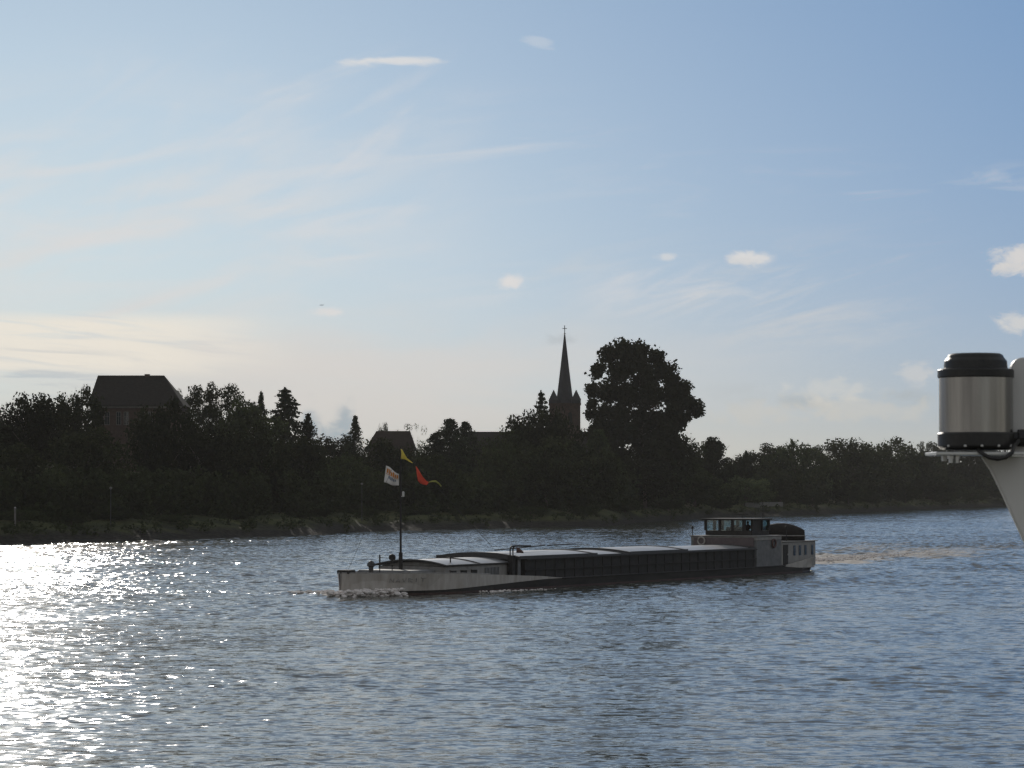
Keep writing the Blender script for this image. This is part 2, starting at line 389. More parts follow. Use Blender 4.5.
def broadleaf(clumps, per, z0=.2, top=1.0, rx=.40, lobes=6, rr=(.085,.15), leaf=.033, shell=.55, seed=0, shape='round'):
    rng = np.random.default_rng(seed); pts = []
    lob = [(rng.uniform(0, 6.28), rng.uniform(-.6, .9), rng.uniform(.08, .24)) for _ in range(lobes)]
    for i in range(clumps):
        th = rng.uniform(0, 6.28); cz = rng.uniform(-1, 1); q = rng.random()**shell
        s = math.sqrt(1-cz*cz)
        s = s**.7
        if shape == 'cone': s = (1-cz)/2*1.1+.08
        if shape == 'oval': s = s**.8
        bump = 1+sum(k*math.exp(-((math.cos(th-a)-1)**2*3+(cz-b)**2*4)) for a, b, k in lob)-.12
        c = (rx*q*s*bump*math.cos(th), rx*q*s*bump*math.sin(th), (z0+top)/2+(top-z0)/2*.88*cz*(q**.5)*(.85+.15*bump))
        pts.append(clump_points(c, rng.uniform(*rr), int(per*rng.uniform(.6, 1.2))))
    P = normalise(np.concatenate(pts), z0-.05)
    return leaf_quads(P, leaf)
def spruce(levels=44, z0=.06, droop=.10, power=.95, leaf=.026, per=26, nb=10, wob=.25):
    leaf *= .62
    P = []
    for i in range(levels):
        z = z0+(1-z0)*(i/levels)**.92; R = .5*(1-(z-z0)/(1-z0))**power+.003
        for b in range(nb):
            a = RNG.uniform(0, 6.28); r = R*RNG.uniform(1-wob*1.6, 1.08)
            k = max(3, int(per*(.35+R*1.6)))
            t = RNG.random(k)**.7
            x = r*t*math.cos(a)+RNG.normal(0, .012, k); y = r*t*math.sin(a)+RNG.normal(0, .012, k)
            P.append(np.stack([x, y, z-droop*t*t*R*2+.05*R*t**3+RNG.normal(0, .007, k)], 1))
    P.append(np.stack([RNG.normal(0, .002, 40), RNG.normal(0, .002, 40), RNG.uniform(.9, 1.0, 40)], 1))
    P = np.concatenate(P); return leaf_quads(P, leaf, 1.5)
def layered(levels, gap, leaf=.024):
    P = []
    for i in range(levels):
        z = .1+.9*i/levels; R = .5*(1-z)**.75*RNG.uniform(.7, 1.1)+.02
        for b in range(6):
            a = RNG.uniform(0, 6.28); r = R*RNG.uniform(.5, 1.1); k = 55
            t = RNG.random(k)**.6
            P.append(np.stack([r*t*math.cos(a)+RNG.normal(0, .02, k)*t, r*t*math.sin(a)+RNG.normal(0, .02, k)*t, z+.03*t+RNG.normal(0, gap, k)-.02*t*t], 1))
    P.append(np.stack([RNG.normal(0, .007, 60), RNG.normal(0, .007, 60), RNG.uniform(.85, 1.0, 60)], 1))
    return leaf_quads(np.concatenate(P), leaf, 1.3)
def willow(seed):
    rng = np.random.default_rng(seed); pts = []
    for i in range(80):
        th = rng.uniform(0, 6.28); cz = rng.uniform(-.8, 1); q = rng.random()**.45; s = math.sqrt(max(0, 1-cz*cz))**.8
        c = np.array((.42*q*s*math.cos(th), .42*q*s*math.sin(th), .55+.40*cz)); k = 85
        d = RNG.normal(size=(k, 3))*np.array((.045,.045,.02)); d[:, 2] -= RNG.random(k)*.16
        pts.append(c+d)
    return leaf_quads(normalise(np.concatenate(pts), .05), .026, 1.7, down=.6)

PROTO = {}
def proto(key, vq, leafmat, trunk):
    PROTO[key] = (vq, leafmat, trunk, [])
proto('round1', broadleaf(95, 105, z0=.06, seed=1), 'leaf', dict())
proto('round2', broadleaf(95, 105, z0=.05, lobes=9, seed=2), 'leaf_mid', dict())
proto('round3', broadleaf(95, 105, z0=.03, lobes=7, rr=(.07,.16), seed=3), 'leaf', dict())
proto('airy', broadleaf(130, 90, z0=.15, lobes=10, rr=(.055,.10), leaf=.022, shell=.5, seed=4), 'leaf_mid', dict(limbs=9, spread=.38))
proto('oval', broadleaf(95, 105, z0=.04, rx=.42, lobes=6, seed=5, shape='oval'), 'leaf_mid', dict())
proto('cone', broadleaf(100, 100, z0=.04, rx=.46, lobes=5, rr=(.06,.11), seed=6, shape='cone'), 'leaf_mid', dict(top=.85))
proto('wispy', broadleaf(22, 42, z0=.45, lobes=6, rr=(.05,.10), leaf=.026, shell=.4, seed=8), 'leaf_mid', dict(limbs=9, spread=.36))
proto('willow', willow(3), 'leaf_pale', dict(spread=.2))
proto('spruce1', spruce(), 'needle', dict(top=.98, limbs=0, r=.02))
proto('spruce2', spruce(46, power=.85, wob=.35, per=24), 'needle', dict(top=.98, limbs=0, r=.02))
proto('fir', spruce(46, z0=.04, power=.7, per=26, nb=10, wob=.3, droop=.05), 'needle', dict(top=.98, limbs=0, r=.02))
proto('larch', spruce(24, z0=.04, power=.8, wob=.45, per=55, nb=8, droop=.12, leaf=.03), 'needle', dict(top=.98, limbs=0, r=.016))
proto('cedar', spruce(22, z0=.04, power=.8, wob=.55, per=50, nb=6, droop=.0, leaf=.03), 'needle', dict(top=.98, limbs=0, r=.016))

WID = {'spruce1': 2.3, 'spruce2': 2.0, 'fir': 3.0, 'larch': 2.8, 'cedar': 2.0, 'wispy': 1.1, 'airy': 1.05}
def tree(kind, px, top, width, t, label, name=None, group=None, rot=None):
    """a tree whose tip is seen at (px, top), t metres in from the water's edge"""
    Y = float(shore_Y(px)+t*stretch_in(px)); X = (px-512)/F*Y
    z = gz(X, Y); H = at(px, top, Y).z-z; W = width/F*Y*WID.get(kind, 1.2)
    conif = kind in ('spruce1','spruce2','fir','larch','cedar')
    names = {'willow': 'willow_tree'}
    root = empty(name or ('conifer_tree' if conif else names.get(kind, 'broadleaf_tree')), (X, Y, z-.1), label, 'conifer' if conif else 'tree', group, random.uniform(0, 6.28) if rot is None else rot)
    root.scale = (W, W, H)
    vq, lm, tr, made = PROTO[kind]
    if not made:
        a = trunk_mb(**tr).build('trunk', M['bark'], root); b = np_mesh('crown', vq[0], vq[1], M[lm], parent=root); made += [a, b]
    else:
        for o in made:
            c = o.copy(); C.objects.link(c); c.parent = root
    return root

G1, G2, G3 = 'trees along the far bank', 'conifers on the far bank', 'trees along the right far bank'
# skyline, left to right
T = [
 ('cedar',  -4, 401, 30, 60, 'flat-topped dark conifer cut by the left edge of the photo', G2),
 ('round1', 26, 396, 56, 55, 'round dark tree on the skyline nearest the left edge', G1),
 ('round3', 50, 404, 46, 62, 'low dip of the skyline: small dark tree second from the left edge', G1),
 ('round2', 77, 391, 42, 58, 'tall leafy tree touching the left end of the big hipped roof', G1),
 ('airy',  190, 392, 40, 75, 'small ragged treetop just right of the big hipped roof', G1),
 ('airy',  221, 386, 72, 62, 'wide airy tree with sky showing through its crown, right of the big hipped roof', G1),
 ('round2',248, 403, 54, 50, 'dark tree filling the dip right of the airy crown and left of the first spruce', G1),
 ('spruce1',261, 391, 22, 66, 'small pointed spruce top between the airy tree and the tall layered conifer', G2),
 ('larch', 285, 387, 44, 60, 'tall layered conifer with spreading branches, highest conifer of the left bank', G2),
 ('spruce2',308, 413, 34, 56, 'narrow spruce at the right end of the tall left wood, open sky at its right', G2),
 ('round3',334, 437, 42, 70, 'low rounded bushy tree in the sky gap left of the lone spruce', G1),
 ('spruce1',355, 415, 26, 60, 'lone pointed spruce just left of the tiled house roof', G2),
 ('round1',384, 426, 12, 120, 'tiny tree crown poking up behind the ridge of the tiled house roof', G1),
 ('wispy', 413, 424, 26, 72, 'thin wispy tree with few leaves at the right end of the tiled house roof', G1),
 ('fir',   436, 432, 30, 55, 'lowest and leftmost of the three dense firs left of the church nave', G2),
 ('fir',   450, 418, 34, 58, 'tallest dense fir of the group left of the church nave', G2),
 ('fir',   465, 421, 28, 62, 'dense fir right beside the church nave roof end', G2),
 ('round2',516, 427, 46, 40, 'sloping leafy tree at the right end of the visible nave roof', G1),
 ('round3',531, 415, 50, 45, 'leafy tree in front of the nave, left of the church tower', G1),
 ('cedar', 541, 390, 34, 50, 'bare-tipped layered conifer just left of the church tower', G2),
 ('round1',557, 412, 44, 38, 'leafy tree hiding the foot of the church tower', G1),
 ('cone',  597, 432, 40, 30, 'dark tree under the left side of the giant tree, right of the church tower', G1),
 ('round2',672, 432, 44, 22, 'leafy tree under the right side of the giant tree', G1),
 ('oval',  690, 449, 22, 34, 'small tree leaning out at the right foot of the giant tree', G1),
 ('cone',  713, 439, 44, 26, 'bell-shaped tree standing alone on the skyline right of the giant tree', G3),
 ('round1',738, 456, 36, 34, 'low tree in the dip right of the bell-shaped tree', G3),
 ('spruce1',746, 450, 16, 38, 'little pointed conifer in the dip right of the bell-shaped tree', G2),
 ('round3',767, 446, 42, 32, 'round tree left of the pale willow', G3),
 ('willow',796, 444, 52, 18, 'broad pale green willow, the lightest crown on the right bank', G3),
 ('airy',  822, 446, 36, 26, 'ragged thin tree between the pale willow and the broad dome tree', G3),
 ('round1',853, 441, 56, 22, 'broad dome-shaped tree in the middle of the right bank', G3),
 ('round2',886, 441, 52, 22, 'bushy tree right of the broad dome-shaped tree', G3),
 ('oval',  912, 450, 38, 22, 'lower tree in the dip left of the steel lantern', G3),
 ('airy',  931, 443, 38, 26, 'loose crowned tree seen just left of the steel lantern base', G3),
 ('round3',958, 440, 46, 22, 'tree seen under the steel lantern base', G3),
 ('round1',990, 444, 40, 22, 'tree under the right end of the lantern bracket, beside the white ship wing', G3),
 # front row below the skyline
 ('round3', 8, 446, 66, 26, 'broad front tree at the left edge below the skyline', G1),
 ('round1', 88, 431, 66, 28, 'big rounded tree in front of the villa, below its left windows', G1),
 ('round2',162, 404, 52, 30, 'tree hiding the right half of the villa wall', G1),
 ('round1',203, 432, 62, 26, 'front tree under the wide airy crown', G1),
 ('oval',  258, 428, 54, 24, 'front tree under the tall layered conifer', G1),
 ('round3',303, 440, 46, 24, 'front tree under the narrow spruce', G1),
 ('round2',345, 456, 40, 24, 'front tree under the lone spruce', G1),
 ('round1',390, 441, 54, 26, 'front tree before the tiled house, behind the flags', G1),
 ('round3',430, 456, 44, 22, 'front tree below the three dense firs', G1),
 ('oval',  500, 446, 34, 22, 'slim front tree before the church nave', G1),
 ('round1',545, 440, 62, 20, 'front tree below the church tower', G1),
 ('round2',590, 448, 52, 18, 'front tree below and left of the giant tree', G1),
 ('round3',645, 452, 62, 16, 'front tree below the giant tree crown', G1),
 ('oval',  695, 470, 44, 14, 'front tree behind the barge wheelhouse, left of the pale bush', G1),
 ('willow',745, 478, 44, 12, 'low rounded pale bushy tree behind the barge stern', G3),
 ('round2',780, 470, 40, 14, 'front tree before the left part of the pale willow', G3),
 ('round3',825, 472, 42, 16, 'front tree right of the pale willow, below the skyline', G3),
 ('round1',880, 470, 44, 16, 'front tree below the bushy tree of the right bank', G3),
 ('round2',930, 474, 50, 16, 'front tree left of and below the lantern', G3),
 ('oval',  985, 474, 52, 16, 'front tree beside the lower edge of the white ship wing', G3),
]
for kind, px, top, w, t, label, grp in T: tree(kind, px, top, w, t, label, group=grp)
SH = [(20,509,30,12),(72,512,26,11),(112,511,40,12),(170,514,24,11),(236,512,30,11),(300,512,22,12),(318,508,24,13),(366,508,26,12),(415,507,26,11),(470,508,34,11),
      (530,506,30,10),(585,506,24,10),(625,503,26,10),(668,500,24,9),(721,497,22,8),(812,491,24,8),(848,484,26,9),(872,490,18,7),(905,486,22,8),(942,490,24,7),(972,489,24,7)]
def shrub_label(px):
    marks = [(8,'at the left edge'),(111,'by the leftmost lamp post'),(236,'below the wide airy tree'),(355,'by the lamp post left of the flags'),(400,'behind the barge mast'),(470,'below the firs'),(565,'below the church tower'),(640,'below the giant tree'),(713,'below the bell-shaped tree'),(796,'below the pale willow'),(853,'below the broad dome tree'),(960,'below the lantern')]
    m = min(marks, key=lambda q: abs(q[0]-px)); side = 'a little left of' if px < m[0]-6 else 'a little right of' if px > m[0]+6 else 'straight in line with'
    return m, side
for i, (px, top, w, t) in enumerate(SH):
    pass
SHL = ['shrub on the bank left of the white marker post','shrub on the bank right of the white marker post','wide yellow-green shrub at the foot of the leftmost lamp post','shrub on the bank below the villa right end','shrub on the bank below the wide airy tree','shrub on the bank under the narrow spruce, left one of two','shrub on the bank under the narrow spruce, right one of two','shrub at the foot of the lamp post left of the flags','shrub on the bank right behind the barge mast','wide shrub on the bank behind the barge davit','shrub on the bank before the church nave','shrub on the bank below the church tower','shrub on the bank below the giant tree','shrub on the bank left of the barge wheelhouse','shrub on the bank above the barge wheelhouse','shrub on the bank below the pale willow','round light shrub on the right bank below the broad dome tree','small shrub right of the round light shrub','shrub halfway between the round light shrub and the lantern','shrub on the bank below the lantern, left one of two','shrub on the bank below the lantern, right one of two']
for (px, top, w, t), lab in zip(SH, SHL):
    r = tree(random.choice(['round2','oval','willow']), px, top, w, t, lab, name='bank_shrub', group='shrubs on the bank'); r['category'] = 'shrub'

def giant_tree():
    Y0 = 672.0; px0 = 640; X0 = (px0-512)/F*Y0; z0 = gz(X0, Y0)
    root = empty('broadleaf_tree', (X0, Y0, z0-.1), 'giant broad-crowned tree towering over the bank right of the church spire', 'tree', G1)
    s = Y0/F
    lob = [(622,350,11),(641,351,11),(607,358,10),(656,357,10),(632,362,16),(596,371,9),(617,375,17),(643,376,18),(664,371,11),(674,384,10),(682,388,8),(593,389,8),(605,393,14),
           (628,396,17),(652,397,16),(672,399,13),(685,404,11),(693,408,9),(698,412,6),(592,404,6),(603,414,10),(620,416,14),(642,418,17),(661,417,12),(684,419,7),(672,413,10),(590,414,4),(600,426,13),(606,434,14),(655,436,16),(668,430,13),(676,424,9),
           (640,440,22),(616,431,14),(628,432,15),(603,440,15),(597,432,9),(664,436,13),(614,440,15),(676,446,13),(650,458,20),(620,462,18)]
    P = []
    for (px, py, r) in lob:
        c = at(px, py, Y0)-Vector((X0, Y0, z0)); w = max(0.0, 1-((px-px0)/64)**2)**.5*11
        for k in range(6):
            cy = random.uniform(-w, w)
            cc = (c.x+random.uniform(-.3, .3)*r*s*1.4, cy, c.z+random.uniform(-.3, .3)*r*s*1.2)
            P.append(clump_points(cc, r*s*random.uniform(.45, .9), int(30*(r*.62)**1.55/4+16)))
    P = np.concatenate(P); P = P+RNG.normal(size=P.shape)*.34; V, Q = leaf_quads(P, .6)
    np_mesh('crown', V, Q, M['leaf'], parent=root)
    mb = MB(); H = at(640, 345, Y0).z-z0
    mb.tube([(0,0,-.6),(.1,0,4),(-.3,.2,11),(.2,0,18),(0,0,H-4)], [1.0,.8,.6,.4,.1], 10)
    for i in range(14):
        a = i*2.4; z = 6+i*1.1; q = random.uniform(5, 9.5)
        mb.tube([(0,0,z),(q*.5*math.cos(a), q*.5*math.sin(a), z+2),(q*math.cos(a), q*math.sin(a), z+5)], [.32,.2,.05], 6)
    mb.build('trunk', M['bark'], root)
giant_tree()

def mass(name, pxs, tfun, topfun, per, r, leaf, matname, label, cat, rows):
    P = []
    for px in pxs:
        t = tfun(px); Y = float(shore_Y(px)+t*stretch_in(px)); X = (px-512)/F*Y; z = gz(X, Y); zt = at(px, topfun(px), Y).z
        for k in range(rows):
            f = (k+.5)/rows
            P.append(clump_points((X+random.uniform(-2, 2), Y+random.uniform(-3, 3), z+(zt-z)*f-random.random()*.8), r*random.uniform(.7, 1.3), per))
    V, Q = leaf_quads(np.concatenate(P), leaf)
    o = np_mesh(name, V, Q, M[matname]); tag(o, label, cat, kind='stuff')
skyl = [(-500,440),(0,425),(300,440),(320,456),(440,452),(520,446),(680,462),(740,464),(1000,458),(1500,452)]
mass('distant_wood', np.arange(-420, 1420, 5.5), lambda p: 95+random.uniform(-8, 14), lambda p: float(lerp_tab(skyl, p))+random.uniform(2, 9), 60, 2.6, 1.1, 'leaf',
     'dark mass of woodland filling the gaps behind the bank trees', 'wood', 4)
mass('undergrowth', np.arange(-420, 1420, 2.3), lambda p: 19+random.uniform(-3, 9), lambda p: (480 if p > 700 else 474)+random.uniform(-7, 10), 60, 1.6, .6, 'leaf_mid',
     'tangled undergrowth beneath the trees on the far bank', 'undergrowth', 4)
mass('bank_grass', np.arange(-420, 1420, 2.2), lambda p: 9+random.uniform(-7, 7), lambda p: 484+F*(EYE-3.0)/float(shore_Y(p)), 30, .8, .34, 'leaf_mid',
     'rough grass and reeds along the slope of the far bank', 'grass', 1)

# ------------------------------------------------------------------ buildings
def window(mb_parent, x, y, z, w, h, nx):
    """window in a wall facing -Y at plane y: frame with two mullions, pane a sub-part"""
    f = MB(); t = .09
    f.box(x-w/2, x+w/2, y-.08, y+.05, z, z+t); f.box(x-w/2, x+w/2, y-.08, y+.05, z+h-t, z+h)
    for q in np.linspace(-w/2, w/2-t, nx): f.box(x+q, x+q+t, y-.078, y+.05, z+t, z+h-t)
    f.box(x-w/2+t, x+w/2-t, y-.07, y+.04, z+h*.62, z+h*.62+.06)
    fo = f.build('window', M['stone'], mb_parent)
    p = MB(); p.box(x-w/2+.02, x+w/2-.02, y-.02, y+.03, z+.02, z+h-.02); p.build('pane', M['glass'], fo)
def hip_roof(x0, x1, y0, y1, z, zr, rx0, rx1, over=.5):
    mb = MB(); ym = (y0+y1)/2; X0, X1, Y0, Y1 = x0-over, x1+over, y0-over, y1+over
    mb.add([(X0,Y0,z),(X1,Y0,z),(X1,Y1,z),(X0,Y1,z),(rx0,ym,zr),(rx1,ym,zr)], [(0,1,5,4),(1,2,5),(2,3,4,5),(3,0,4),(3,2,1,0)])
    return mb
def villa():
    Y = 520.0; a = at(88, 406, Y); b = at(184, 406, Y); X0 = (a.x+b.x)/2; zg = gz(X0, Y+4); ze = a.z-zg; zr = at(130, 375.5, Y+6).z-zg
    w = (b.x-a.x)/2-.6; root = empty('brick_villa', (X0, Y, zg), 'dark brick villa with a big hipped roof rising above the trees at left', 'house', 'houses on the far bank')
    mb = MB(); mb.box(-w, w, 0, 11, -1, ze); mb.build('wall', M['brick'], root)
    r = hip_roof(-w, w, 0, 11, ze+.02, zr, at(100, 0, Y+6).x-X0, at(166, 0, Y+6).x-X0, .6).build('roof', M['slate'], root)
    cx = at(149, 0, Y+6).x-X0; c = MB(); c.box(cx-.4, cx+.4, 5.2, 6.0, zr-.6, zr+.12); c.box(cx-.45, cx+.45, 5.15, 6.05, zr+.12, zr+.22); c.build('chimney', M['brick'], r)
    k = MB(); k.box(-w-.25, w+.25, -.25, -.01, ze-.35, ze-.02); k.build('cornice', M['stone'], root)
    for px in (103, 109, 120.5, 128):
        window(root, at(px, 0, Y).x-X0, 0, at(px, 425, Y).z-zg, .85, 2.3, 3)
    for px in (144, 152, 166): window(root, at(px, 0, Y).x-X0, 0, at(px, 425, Y).z-zg, .85, 2.3, 3)
villa()
def tiled_house():
    Y = 645.0; l = at(366, 438, Y).x; r = at(414, 438, Y).x; X0 = (l+r)/2; w = (r-l)/2; zg = gz(X0, Y+4); zr = at(390, 431, Y+5).z-zg; ze = zr-4.4
    root = empty('tiled_house', (X0, Y, zg), 'house with a broad half-hipped tiled roof between the lone spruce and the wispy tree', 'house', 'houses on the far bank')
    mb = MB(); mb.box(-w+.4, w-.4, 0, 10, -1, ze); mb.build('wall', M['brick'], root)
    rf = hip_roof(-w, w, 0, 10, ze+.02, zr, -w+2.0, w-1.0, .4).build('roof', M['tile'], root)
    for x in (-2.5, 0, 2.5): window(root, x, 0, ze-2.2, 1.1, 1.5, 3)
tiled_house()
def small_house(px0, px1, pye, pyr, Y, wm, label, axis='x', depth=8):
    l = at(px0, pye, Y); r = at(px1, pye, Y); X0 = (l.x+r.x)/2; w = (r.x-l.x)/2; zg = gz(X0, Y+depth/2); ze = max(l.z-zg, 2.4); zr = max(at((px0+px1)/2, pyr, Y).z-zg, ze+1.6)
    root = empty('small_house', (X0, Y, zg), label, 'house', 'houses on the far bank')
    mb = MB(); mb.box(-w, w, 0, depth, -1, ze)
    if axis == 'y': mb.prism([(-w, ze), (w, ze), (0, zr-.1)], 'y', 0, depth)
    mb.build('wall', M[wm], root)
    rf = MB()
    if axis == 'y':
        rf.prism([(-w-.4, ze-.25), (-w-.4, ze), (0, zr+.1), (w+.4, ze), (w+.4, ze-.25), (0, zr-.12)], 'y', -.4, depth+.4)
    else:
        rf.prism([(-.4, ze), (depth/2, zr), (depth+.4, ze)], 'x', -w-.3, w+.3)
    ro = rf.build('roof', M['tile'], root)
    c = MB(); c.box(-w+.5, -w+1.2, depth/2-.4, depth/2+.4, zr-1, zr+1.5); c.build('chimney', M['brick'], ro)
    for x in np.linspace(-w*.55, w*.55, 2): window(root, float(x), 0, ze-2.0, .9, 1.3, 3)
small_house(688, 701, 463, 456, 805, 'brick', 'low house with a tall chimney on the skyline just right of the giant tree', 'x')
small_house(449, 469, 485, 472, 640, 'plaster', 'pale gabled house half hidden by trees below the firs', 'y')
small_house(484, 508, 488, 478, 645, 'brick', 'reddish brick house half hidden by trees below the church nave', 'x')

def church():
    Y = 700.0; s = Y/F; c = at(565, 400, Y); X0 = c.x; zg = gz(X0, Y); Z = lambda py: at(565, py, Y).z-zg
    root = empty('church', (X0, Y, zg), 'brick church with a slender pointed spire and corner pinnacles above the trees', 'church')
    w = 15.4*s                                       # half width of the tower
    nv = MB(); xl = at(470, 0, Y).x-X0; xr = at(607, 0, Y).x-X0; zr = Z(432.5); ze = Z(455)
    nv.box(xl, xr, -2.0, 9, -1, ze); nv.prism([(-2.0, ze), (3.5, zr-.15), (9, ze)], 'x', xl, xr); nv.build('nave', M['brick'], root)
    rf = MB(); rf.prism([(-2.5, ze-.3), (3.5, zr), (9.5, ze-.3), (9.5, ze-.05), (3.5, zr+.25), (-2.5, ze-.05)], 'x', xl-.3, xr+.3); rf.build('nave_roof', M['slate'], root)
    for k in range(7):
        x = xl+2+k*(xr-xl-4)/6
        if abs(x) < w+1: continue
        window(root, x, -2.0, 3, 1.2, ze-4.2, 3)
    tw = MB(); tw.box(-w, w, 0.2, 2*w+.2, -1, Z(403)); tw.box(-w-.2, w+.2, 0, 2*w+.4, Z(404.6), Z(403.2)); tw.build('tower', M['brick'], root)
    for k in (-1, 1):
        lv = MB(); lv.prism([(k*1.2-.5, Z(424)), (k*1.2+.5, Z(424)), (k*1.2+.5, Z(414)), (k*1.2, Z(411.5)), (k*1.2-.5, Z(414))], 'y', .1, .195); lv.build('belfry_opening', M['dark'], root)
    cy = .2+w; b = 4.5*s
    for sx in (-1, 1):
        for sy in (-1, 1):
            px_ = sx*(w-b+.1); py_ = cy+sy*(w-b+.1); p = MB()
            p.box(px_-b, px_+b, py_-b, py_+b, Z(403.2), Z(400))
            p.add([(px_-b-.12, py_-b-.12, Z(400)), (px_+b+.12, py_-b-.12, Z(400)), (px_+b+.12, py_+b+.12, Z(400)), (px_-b-.12, py_+b+.12, Z(400)), (px_, py_, Z(389.3))], [(0,1,4),(1,2,4),(2,3,4),(3,0,4),(3,2,1,0)])
            p.build('pinnacle', M['copper'], root)
    sp = MB(); R = 9.6*s; n = 8; a0 = math.pi/8
    prof = [(R*1.08, Z(403.1)), (R*.88, Z(396)), (R*.5, Z(368)), (.16, Z(334))]
    vs = [(r*math.cos(a0+2*math.pi*k/n), cy+r*math.sin(a0+2*math.pi*k/n), z) for r, z in prof for k in range(n)]
    fs = [(i*n+k, i*n+(k+1) % n, (i+1)*n+(k+1) % n, (i+1)*n+k) for i in range(3) for k in range(n)]+[tuple(range(n))[::-1], tuple(3*n+k for k in range(n))]
    sp.add(vs, fs); so = sp.build('spire', M['copper'], root)
    cr = MB(); zt = Z(324.5); zb = Z(334.2)
    cr.tube([(0,cy,zb),(0,cy,zt)], .09, 6); cr.tube([(-.55,cy,zt-.75),(.55,cy,zt-.75)], .08, 6); cr.lathe([(.02,zb+.1),(.28,zb+.3),(.02,zb+.55)], (0,cy), 8)
    cr.build('cross', M['iron'], so)
church()

# ------------------------------------------------------------------ things on the bank
def lamp_post(px, pyt, t, label):
    Ys = float(shore_Y(px)); Y = Ys+t; X = (px-512)/F*Y; z = gz(X, Y); H = max(at(px, pyt, Y).z-z, 3.5)
    r = empty('lamp_post', (X, Y, z), label, 'lamp post', 'lamp posts on the promenade')
    p = MB(); p.tube([(0,0,-.2),(0,0,.8),(0,0,H-.3)], [.09,.06,.045], 8); p.build('post', M['iron'], r)
    h = MB(); h.lathe([(.08,H-.35),(.22,H-.2),(.24,H-.12),(.1,H),(.03,H+.05)], (0,0), 12); h.build('lamp_head', M['stone'], r)
lamp_post(111, 487, 13, 'slim lamp post on the bank in front of the villa trees')
lamp_post(362, 483, 13, 'slim lamp post on the bank left of the white flag')
def marker():
    px = 15.5; Y = float(shore_Y(px))+9; X = (px-512)/F*Y; z = gz(X, Y); H = at(px, 508, Y).z-z
    H = max(H, 1.3)
    r = empty('marker_post', (X, Y, z), 'short white marker post on the bank at far left', 'post')
    m = MB(); m.box(-.13,.13,-.1,.1,-.2,H); m.build('post', M['stone'], r, bevel=.03)
    m = MB(); m.prism([(-.16,H+.002),(.16,H+.002),(0,H+.16)], 'y', -.13, .13); m.build('cap', M['frame'], r)
marker()
def wall_thing(px0, px1, py, t, hgt, label):
    pts = []
    mb = MB(); P = []
    for px in np.linspace(px0, px1, 9):
        Y = float(shore_Y(px)+t*stretch_in(px))
        X = (px-512)/F*Y; P.append(Vector((X, Y, gz(X, Y))))
    zt = max(p.z for p in P)+hgt
    for i in range(8):
        a, b = P[i], P[i+1]; d = (b-a).normalized(); n = Vector((-d.y, d.x, 0))*.2
        mb.add([a-n-Vector((0,0,1)), b-n-Vector((0,0,1)), b+n-Vector((0,0,1)), a+n-Vector((0,0,1))]+[Vector((q.x, q.y, zt)) for q in (a-n, b-n, b+n, a+n)],
               [(3,2,1,0),(4,5,6,7),(0,1,5,4),(1,2,6,5),(2,3,7,6),(3,0,4,7)])
    o = mb.build('garden_wall', M['stone']); tag(o, label, 'wall')
wall_thing(62, 118, 489, 25, .9, 'low stone garden wall under the trees before the villa')
wall_thing(746, 782, 503, 9, .8, 'low pale stone wall on the bank right of the barge stern')

